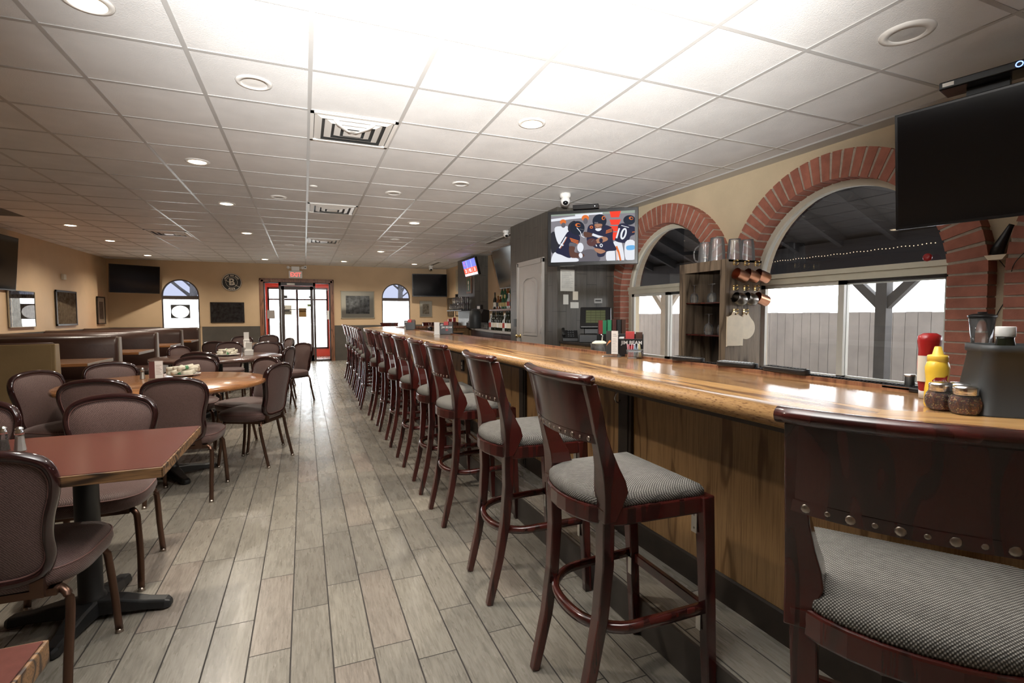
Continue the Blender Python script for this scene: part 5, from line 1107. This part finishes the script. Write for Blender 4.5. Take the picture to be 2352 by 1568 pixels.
# second counter behind the far end of the bar
fc_ = thing('service_counter', 'low wooden topped service counter inside the far end of the bar', 'counter', (0, 0, 0)); MB().box(2.1, 3.35, 11.0, 11.33, .88, .91).build('countertop', m_oakfield, fc_, .003); MB().box(2.13, 3.32, 11.03, 11.30, 0, .88).build('body', m_espresso, fc_)
# ================================================================ THINGS ON THE BAR
def on(name, lab, cat, x, y, rz=0, z=ZB, group=None): return thing(name, lab, cat, (x, y, z), rz, group)
RV = radians(-52)   # many small things face the near corner of the room
t = on('ketchup_bottle', 'upside down red ketchup squeeze bottle behind the mustard on the bar', 'ketchup', 1.69, .900); t.scale = (.88, .88, 1.0)
MB().lathe([(.026, 0), (.028, .02), (.030, .034), (.032, .045), (.036, .10), (.033, .14), (.038, .168), (.036, .182), (.02, .19), (0, .191)], n=28, caps=(True, False), sc=(1.05, .8)).build('bottle', m_red, t)
MB().lathe([(.027, -.0), (.0285, .034)], n=28, sc=(1.06, .82), caps=(True, True)).build('cap', m_whitepl, t)
lb = MB(); [lb.add([(.0372*1.05*cos(a), .0372*.8*sin(a), z) for a in (q_, q_+.16) for z in (.05, .125)], [(0, 2, 3, 1)]) for q_ in [radians(150)+.16*k for k in range(11)]]; lb.build('label', m_cream, t)
t = on('mustard_bottle', 'yellow mustard squeeze bottle with a pointed cap on the bar', 'mustard', 1.55, .805); t.scale = (.88, .88, 1.0)
MB().lathe([(.030, 0), (.032, .006), (.032, .045), (.029, .07), (.032, .092), (.033, .105), (.028, .118), (.024, .122)], n=32, sc=(1.08, .86)).build('bottle', m_yel, t)
MB().lathe([(.0255, .120), (.0255, .134), (.024, .137), (.014, .139), (.009, .158), (.0075, .160), (0, .160)], n=28, caps=(True, False)).build('cap', m_yelcap, t)
def bend(o, r, sx=1.08, sy=.86, r0=.033, th=0):
    """wrap a flat label mesh (x: along, y: up) around the bottle"""
    for v_ in o.data.vertices:
        a = v_.co.x/r0+th; rad = r0+v_.co.z*1.0+r
        v_.co = Vector((rad*sx*sin(a), -rad*sy*cos(a), v_.co.y))
def wrapped(txt, nm, mat, parent, z, size, th, r, r0=.033, sx=1.08, sy=.86, bold=0):
    c = bpy.data.curves.new(nm, 'FONT'); c.body = txt; c.size = size; c.extrude = .0002; c.align_x = 'CENTER'; c.align_y = 'CENTER'; c.offset = bold
    q = bpy.data.objects.new(nm, c); COL.objects.link(q); bpy.context.view_layer.update(); me = bpy.data.meshes.new_from_object(q.evaluated_get(bpy.context.evaluated_depsgraph_get())); bpy.data.objects.remove(q); me.name = nm; me.materials.clear(); me.materials.append(mat)
    o = bpy.data.objects.new(nm, me); COL.objects.link(o); o.parent = parent
    for v_ in me.vertices: v_.co.y += z
    bend(o, r, sx, sy, r0, th); return o
VW = radians(-42)
fl = MB(); pts = [(-.021, .072), (-.012, .080), (.012, .080), (.022, .086), (.019, .076), (.022, .066), (.010, .060), (-.012, .060), (-.022, .056), (-.018, .064)]
fl.add([(x, y, .0) for x, y in pts], [tuple(range(len(pts)))]); fo = fl.build('red_flag_emblem', m_red, t); bend(fo, .0006, th=VW)
wrapped("French's", 'brand_lettering', m_cream, t, .070, .0105, VW, .0011); wrapped('CLASSIC', 'lettering', m_ink, t, .050, .006, VW, .0006); wrapped('YELLOW', 'lettering', m_ink, t, .041, .009, VW, .0006, bold=.0002)
bn = MB(); bn.add([(-.03, .018, 0), (.03, .018, 0), (.03, .027, 0), (-.03, .027, 0)], [(0, 1, 2, 3)]); bn = bn.build('blue_band', base('navy_ink', (.03, .05, .16), .5), t); bend(bn, .0004, th=VW)
def shaker(lab, x, y, s_=.9):
    t = on('pepper_shaker', lab, 'pepper shaker', x, y, 0, ZB, 'red pepper flake shakers'); t.scale = (s_*.93, s_*.93, s_*1.05)
    ring = lambda r, z, amp: [((r+amp*cos(10*2*pi*k/60))*cos(2*pi*k/60), (r+amp*cos(10*2*pi*k/60))*sin(2*pi*k/60), z) for k in range(60)]
    P = [(.026, .0, .0), (.032, .004, .0008), (.037, .016, .0016), (.038, .030, .0018), (.034, .044, .0014), (.029, .052, .0006), (.0285, .056, 0)]
    MB().ring([ring(*p_) for p_ in P], caps=(True, False)).build('glass_jar', m_clear, t)
    MB().ring([ring(p_[0]-.002, p_[1]+.001, p_[2]) for p_ in P[:5]]).build('pepper_flakes', m_flake, t)
    MB().lathe([(.0295, .052), (.030, .054), (.0292, .058), (.0302, .060), (.0292, .0635), (.030, .066), (.029, .071), (.024, .0745), (0, .0765)], n=36, caps=(False, False)).build('steel_lid', m_chrome, t)
m_flake = base('red_pepper', (.2, .05, .02), .8)
vf = coords(m_flake, (1, 1, 1)); bq, NN, LL = nodes(m_flake); vo = NN('ShaderNodeTexVoronoi'); vo.inputs['Scale'].default_value = 330; LL(vf, vo.inputs[0]); sp_ = NN('ShaderNodeSeparateColor'); LL(vo.outputs['Color'], sp_.inputs[0]); setc(m_flake, ramp(m_flake, sp_.outputs[0], [(0, (.10, .02, .01)), (.45, (.24, .05, .02)), (.75, (.34, .10, .03)), (.88, (.70, .45, .18)), (1, (.80, .62, .30))], 'CONSTANT'))
shaker('glass jar of red pepper flakes with a steel lid, leftmost of three', 1.512, .776); 
shaker('glass jar of red pepper flakes with a steel lid, front right of three', 1.495, .715); shaker('glass jar of red pepper flakes with a steel lid, middle one mostly hidden', 1.548, .752)
# charcoal bar caddy with bottles
t = on('bar_caddy', 'large charcoal plastic caddy at the right edge of the bar', 'caddy', 1.645, .652, radians(-45))
cd = MB(); rg_ = []
def rrect(hx, hy, z, r=.03, n=6):
    o = []
    for cx, cy, a0 in ((hx-r, hy-r, 0), (-hx+r, hy-r, 90), (-hx+r, -hy+r, 180), (hx-r, -hy+r, 270)):
        for k in range(n+1): a = radians(a0+90*k/n); o.append((cx+r*cos(a), cy+r*sin(a), z))
    return o
cd.ring([rrect(.135, .085, 0), rrect(.132, .083, .003), rrect(.115, .066, .150), rrect(.119, .070, .152), rrect(.119, .070, .170), rrect(.113, .064, .170), rrect(.108, .060, .1), rrect(.104, .058, .1)], caps=(True, True)).build('body', m_greyplastic, t, 0)
t2 = on('syrup_bottle', 'small dark bottle with a white cap standing in the charcoal caddy', 'bottle', 1.625, .70, 0, ZB+.1); MB().lathe([(.019, 0), (.0195, .02), (.0195, .07), (.017, .083), (.017, .09)], n=24).build('bottle', m_bt[0], t2); MB().lathe([(.0185, .088), (.0195, .09), (.0195, .112), (.0185, .114), (0, .114)], n=28, caps=(True, False)).lathe([(.0198, .094), (.0198, .0955)], n=28, caps=(False, False)).build('white_cap', m_whitepl, t2)
t2 = on('syrup_bottle', 'dark bottle with a black cap at the right edge, in the charcoal caddy', 'bottle', 1.675, .63, 0, ZB+.1); MB().lathe([(.024, 0), (.025, .02), (.025, .07), (.016, .083), (.015, .09)], n=24).build('bottle', m_bt[0], t2); MB().lathe([(.0165, .088), (.0165, .108), (0, .108)], n=24, caps=(True, False)).build('black_cap', m_ink, t2)
# remote controls
def remote(lab, x0, y0, x1, y1, w_=.045, z=ZB+.012, thick=.022, lit=False):
    L_ = hypot(x1-x0, y1-y0); t = thing('remote_control', lab, 'remote control', ((x0+x1)/2, (y0+y1)/2, z), atan2(y1-y0, x1-x0), 'remote controls on the back edge of the bar')
    b = MB(); r_ = w_/2
    o = lambda s, zz: [(p_[0], p_[1]*s, zz) for p_ in rrect(L_/2, w_/2, 0, r_*.9, 6)]
    b.ring([o(.8, 0), o(1, thick*.35), o(1, thick*.8), o(.88, thick)]); b.build('case', m_blackpl, t)
    b = MB()
    for i in range(int(L_/.016)-2):
        for j in (-1, 0, 1): b.cbox((-L_/2+.024+i*.016, j*w_*.26, thick+.001), (.009, w_*.15, .003))
    b.build('buttons', m_greyplastic if not lit else base('pale_buttons', (.55, .58, .62), .5), t)
remote('black remote control on the back edge of the bar, furthest of three', 1.765, 2.10, 1.80, 1.92, .04); remote('black remote control with pale buttons, middle of three on the bar edge', 1.775, 1.80, 1.80, 1.605, .05, lit=True); remote('black remote control on the back edge of the bar, nearest of three', 1.79, 1.555, 1.775, 1.345, .045)
t = on('black_tray', 'flat black tray on the back edge of the bar behind the ketchup', 'tray', 1.80, .97, radians(90)); MB().box(-.11, .11, -.03, .03, .0, .014).build('tray', m_blackpl, t, .004); MB().lathe([(.014, .014), (.014, .045), (.016, .046), (.016, .052)], (.04, 0, 0), 16).build('steel_cap', m_steel, t)
mt = MB(); n = 0
y = .95
while y < 2.0: mt.box(1.788, 1.815, y, y+.006, ZB+.010, ZB+.018); y += .013
mt.box(1.787, 1.816, .95, 2.0, ZB+.004, ZB+.0115); mo_ = mt.build('bar_mat', m_blackpl); tag(mo_, 'ribbed black rubber mat along the back edge of the bar', 'mat')
# drink card stand
t = on('card_stand', 'clear stand with a black and white drink card on the bar', 'menu stand', 1.685, 2.54, radians(-40))
t.scale = (1, 1, .78); MB().box(-.055, .055, -.035, .035, 0, .004).prism([(-.053, .004), (-.035, .03), (-.035, .20), (.035, .20), (.035, .03), (.053, .004)], .001, .003, plane='xz').build('clear_holder', m_clear, t)
MB().box(-.034, -.004, -.0015, .0, .02, .195).build('black_card', m_ink, t); cc = MB(); cc.box(-.004, .034, -.0018, .0, .02, .195).build('white_card', m_paper, t)
b = MB()
for i in range(9): b.box(.002, .028-.004*(i % 3), -.0022, -.0018, .04+i*.012, .0415+i*.012)
b.box(.004, .024, -.0022, -.0018, .168, .172).box(.004, .028, -.0022, -.0018, .155, .159).build('card_text', m_art1, t)
b = MB(); b.prism([(-.034, .08), (-.028, .098), (-.020, .118), (-.012, .125), (-.006, .118), (-.012, .108), (-.022, .100)], -.0022, -.0016, plane='xz').build('orange_figure', base('card_orange', (.65, .25, .08), .6), t)
# napkin caddy with lettering
def caddy(lab, x, y, s, rz, txt='JIM BEAM', h_=.13):
    t = on('napkin_caddy', lab, 'caddy', x, y, rz, ZB)
    w_ = .075*s; d_ = .06*s; hh = h_*s; b = MB(); b.box(-w_, w_, -d_, -d_+.004, 0, hh*.8).box(-w_, -w_+.004, -d_, d_, 0, hh).box(w_-.004, w_, -d_, d_, 0, hh).box(-w_, w_, d_-.004, d_, 0, hh).box(-w_, w_, -d_, d_, 0, .005).box(-w_*.45, -w_*.42, -d_, d_, 0, hh*.78).build('box', m_blackpl, t, .0015)
    if txt: text(txt, 'lettering', m_paper, t, (w_*.12, -d_-.0006, hh*.62), (pi/2, 0, 0), .030*s, .0003, bold=.0004); MB().prism([(w_*.12+.016*s*cos(2*pi*k/24), hh*.40+.013*s*sin(2*pi*k/24)) for k in range(24)], -d_-.0008, -d_, plane='xz').build('seal', m_red, t)
    MB().box(-w_*.38, w_*.30, -d_*.5, d_*.55, .006, hh*1.12).build('red_cards', base('card_red', (.55, .06, .06), .6), t, .001); MB().box(-w_*.9, -w_*.5, -d_*.6, d_*.6, .006, hh*.86).build('napkins', m_paper, t, .002); MB().box(w_*.4, w_*.92, -d_*.2, d_*.6, .006, hh*1.1).build('brown_cards', menu_cols[5], t, .001)
    return t
caddy('black napkin caddy with white brand lettering beside the drink card stand', 1.83, 2.56, 1.0, radians(-38))
t = on('sugar_caddy', 'clear fluted dish of pink, blue and yellow sweetener packets on the bar', 'sugar caddy', 1.745, 2.40, radians(-38))
MB().ring([rrect(.042, .03, 0, .01), rrect(.046, .034, .05, .01), rrect(.044, .032, .05, .01), rrect(.04, .028, .004, .01)], caps=(True, False)).build('clear_dish', m_clear, t)
for k in range(12):
    c_ = [base('packet_pink', (.75, .35, .42), .7), base('packet_blue', (.45, .60, .75), .7), base('packet_white', (.75, .74, .70), .7), base('packet_yellow', (.70, .62, .30), .7)][[0, 0, 0, 0, 0, 1, 1, 1, 2, 2, 3, 3][k]]
    q = MB(); q.X = Matrix.Translation((-.034+k*.0062, 0, .006)) @ Matrix.Rotation(random.uniform(-.15, .2), 4, 'Y'); q.box(-.002, .002, -.024, .024, 0, .072).build('sweetener_packet', c_, t)
# garnish bucket and frother
t = on('garnish_bucket', 'ribbed clear bucket of napkins on the back edge of the bar before the terminal', 'bucket', 1.90, 3.02, 0, .945); MB().lathe([(.055, 0), (.062, .12), (.066, .125), (.06, .12), (.053, .004)], n=28, caps=(True, False)).build('bucket', m_acryl, t); b = MB(); b.lathe([(.055, .118), (.05, .132), (.03, .142), (0, .144)], n=20, caps=(True, False)).build('napkins', m_linen, t)
MB().lathe([(.05, .005), (.055, .10)], n=20).build('dark_contents', m_ink, t); MB().tube([(.02, 0, .14), (.025, .0, .18), (.02, .01, .185)], .004, 8).build('spoon', m_chrome, t)
bk_ = thing('bar_shelf', 'lower stainless service shelf inside the bar', 'shelf', (0, 0, 0)); MB().box(1.80, 2.25, 1.0, 9.5, .90, .943).build('shelf_top', m_steel, bk_); MB().box(1.80, 2.22, 1.0, 9.5, 0, .90).build('shelf_body', m_espresso, bk_)
# caddies further along the bar
caddy('black menu caddy far along the bar with white lettering', 1.74, 6.52, 1.15, radians(-20)); t = on('card_stand', 'white card stand beside the far black menu caddy', 'menu stand', 1.60, 6.48, radians(-20)); MB().box(-.04, .04, -.03, .03, 0, .006).box(-.035, .035, -.003, .003, .006, .16).build('white_card', m_paper, t)
caddy('dark condiment caddy near the far end of the bar', 1.72, 8.92, 1.25, radians(-15), None)
def shaker2(lab, x, y, z, salt): 
    t = thing('salt_shaker' if salt else 'black_pepper_shaker', lab, 'salt shaker' if salt else 'pepper shaker', (x, y, z))
    n = 8
    MB().lathe([(.020, 0), (.0205, .003), (.0165, .03), (.0135, .062), (.0125, .066)], n=8, smooth=False).build('glass_body', m_clear, t); MB().lathe([(.0175, .002), (.0175, .004), (.0145, .03), (.0118, .055 if salt else .040)], n=8, smooth=False).build('contents', m_salt if salt else m_peppergr, t)
    MB().lathe([(.0145, .064), (.0150, .067), (.0150, .074), (.0125, .080), (.0125, .083), (.0115, .088), (.006, .093), (0, .094)], n=24, caps=(False, False)).build('steel_cap', m_chrome, t)
m_peppergr = mottled('ground_pepper', (.14, .12, .10), .9, .6, 400)
shaker2('salt shaker near the far end of the bar beside the dark caddy', 1.60, 8.75, ZB, True)
# far trays on the service counter
t = thing('utensil_crock', 'dark utensils and cups on the counter inside the far bar', 'crock', (2.6, 11.15, .91)); MB().lathe([(.05, 0), (.055, .11), (.05, .11), (.045, .01)], n=18, caps=(True, False)).build('crock', m_blackpl, t); MB().tube([(0, 0, .05), (.03, 0, .2)], .006, 6).tube([(0, .01, .05), (-.03, .01, .19)], .006, 6).build('utensils', m_steel, t)
t = thing('card_holder', 'red and brown card holder at the far leg of the bar', 'caddy', (3.25, 11.72, ZB), 0); MB().box(-.12, .12, -.05, .05, 0, .10).build('box', menu_cols[5], t, .003); MB().box(-.08, -.0, -.03, .03, .10, .17).box(.03, .10, -.03, .03, .10, .2).build('cards', menu_cols[0], t)
# ---------------------------------------------------------------- near right window corner
t = thing('blender_jar', 'clear blender jar with a black lid in front of the brick pillar', 'blender', (3.55, 1.635, .636)); t.scale = (.72, .72, .93); MB().lathe([(.055, 0), (.055, .25), (.05, .44), (.05, .455)], n=24).build('motor_base', m_blackpl, t); MB().lathe([(.055, .455), (.060, .47), (.082, .66), (.080, .66), (.056, .46)], n=24, caps=(True, False)).build('jar', m_clear, t); MB().lathe([(.088, .655), (.09, .668), (.06, .678), (.03, .68), (.03, .69), (0, .69)], n=24, caps=(True, False)).box(.05, .15, -.02, .02, .645, .66).build('black_lid', m_blackpl, t)
t = thing('wall_lamp', 'small wooden ledge with a black cone shaped lamp on the wall between brick arches', 'lamp', (4.05, 1.77, 1.60), 0)
MB().prism([(-.035, 0), (.035, 0), (.055, .03), (-.055, .03)], -.10, 0, plane='yz').build('wooden_ledge', m_pale, t); MB().tube([(-.05, .02, .033), (-.05, -.0, .09), (-.055, -.045, .19), (-.055, -.055, .21)], [.038, .03, .016, .014], 14).build('cone_shade', m_blackpl, t)
MB().tube(smooth_path([(-.04, .01, .01), (-.02, -.03, -.08), (-.01, -.03, -.22), (-.01, .02, -.35), (-.01, .03, -.5), (-.01, -.03, -.62)], 5), .0025, 6).build('cord', m_blackpl, t)
MB().tube(smooth_path([(-.11, -.16, .05), (-.105, -.09, -.05), (-.03, -.05, -.2), (-.01, -.02, -.33), (-.01, -.045, -.40)], 5), .0025, 6).build('cord', m_blackpl, t)
# steel bowl on the near platform
# ================================================================ THINGS ON THE TABLES
ZT = .7556
shaker2('tall salt shaker on the burgundy rectangular table, right of the pepper', -1.012, 2.47, ZT, True); shaker2('pepper shaker on the burgundy rectangular table, left of the salt', -1.075, 2.505, ZT, False)
t = thing('card_stand', 'white card at the left edge on the burgundy rectangular table', 'menu stand', (-1.16, 2.52, ZT)); MB().box(-.05, .03, -.003, .003, 0, .06).box(-.05, .03, -.02, .02, 0, .004).build('card', m_paper, t)
def tent(lab, x, y, rz, s=1):
    t = thing('card_stand', lab, 'menu stand', (x, y, ZT), rz); MB().box(-.06*s, .05*s, -.03, .03, 0, .004).box(-.055*s, .045*s, -.003, .003, .004, .15*s).build('clear_holder', m_clear, t); MB().box(-.05*s, -.012*s, -.0045, -.003, .01, .145*s).build('dark_card', menu_cols[3], t); MB().box(-.012*s, .042*s, -.0048, -.003, .01, .148*s).build('white_card', m_paper, t)
    b = MB()
    for i in range(7): b.box(-.005*s, (.034-.006*(i % 3))*s, -.0053, -.0048, (.04+.012*i)*s, (.0425+.012*i)*s)
    b.build('card_text', m_piping, t)
tent('dark red and white drink card stand on the honey wood round table', -1.12, 4.88, radians(12))
shaker2('salt shaker left of the drink card on the honey wood round table', -1.235, 4.95, ZT, True)
def rolls(lab, x, y, n, R_, sd):
    t = thing('napkin_roll_plate', lab, 'napkin rolls', (x, y, ZT)); rr = random.Random(sd)
    MB().lathe([(.07, 0), (.08, .004), (R_, .018), (R_, .021), (.075, .008), (0, .007)], n=36, caps=(True, False)).build('plate', m_whitepl, t)
    for k in range(n):
        a = rr.uniform(-.5, .7)+(pi/2 if k % 4 == 3 else 0); L_ = .10; c_ = Vector((rr.uniform(-.03, .03), rr.uniform(-.05, .05), .032+.020*(k//3))); d_ = Vector((cos(a), sin(a), rr.uniform(-.05, .12)))
        p = [c_-d_*L_, c_-d_*L_*.5, c_, c_+d_*L_*.5, c_+d_*L_]
        q = MB().tube(p, [.019, .017, .014, .016, .021], 12).build('napkin_roll', m_linen, t); MB().tube([c_-d_*.012, c_+d_*.012], .0168, 12).build('paper_band', m_green if k % 2 == 0 else m_linen, q)
rolls('plate piled with white napkin rolls with green bands on the honey wood table', -.97, 5.06, 9, .13, 4)
rolls('plate of white napkin rolls on the dark round table', -.93, 7.45, 8, .14, 9)
t = thing('napkin_holder', 'white napkin holder beside the rolls on the dark round table', 'napkin holder', (-.68, 7.42, ZT)); MB().box(-.05, .05, -.04, .04, 0, .07).build('box', m_paper, t, .004); MB().box(-.035, .035, -.02, .03, .07, .17).build('card', m_note, t, .002)
t = thing('bottle_caddy', 'clear caddy of bottles behind the napkin holder on the dark round table', 'caddy', (-.72, 7.60, ZT)); MB().box(-.06, .06, -.05, .05, 0, .09).build('clear_box', m_acryl, t); MB().lathe([(.02, .002), (.02, .12), (.008, .15), (.008, .17)], (-.02, 0, 0), 14).build('bottle', m_salt, t)
t = thing('napkin_holder', 'white napkin holder on the furthest round table', 'napkin holder', (-.98, 10.3, ZT)); MB().box(-.05, .05, -.04, .04, 0, .09).build('box', m_paper, t, .004); MB().box(-.04, .04, -.02, .03, .09, .22).build('card', m_paper, t)
t = thing('steel_dish', 'round shiny steel dish fixed to the bar panel behind the nearest stool', 'dish', (1.575, .715, .585)); MB().box(.0, .075, .0, .075, -.03, -.02).build('bracket', m_chrome, t); MB().lathe([(.02, -.02), (.06, -.015), (.078, .0), (.08, .006), (.07, .022), (.04, .034), (0, .038)], n=36, caps=(True, False)).build('dish', m_chrome, t); MB().lathe([(.008, .0), (.010, .012), (.006, .02), (0, .022)], (-.078, .03, .02), 12).build('knob', m_chrome, t)
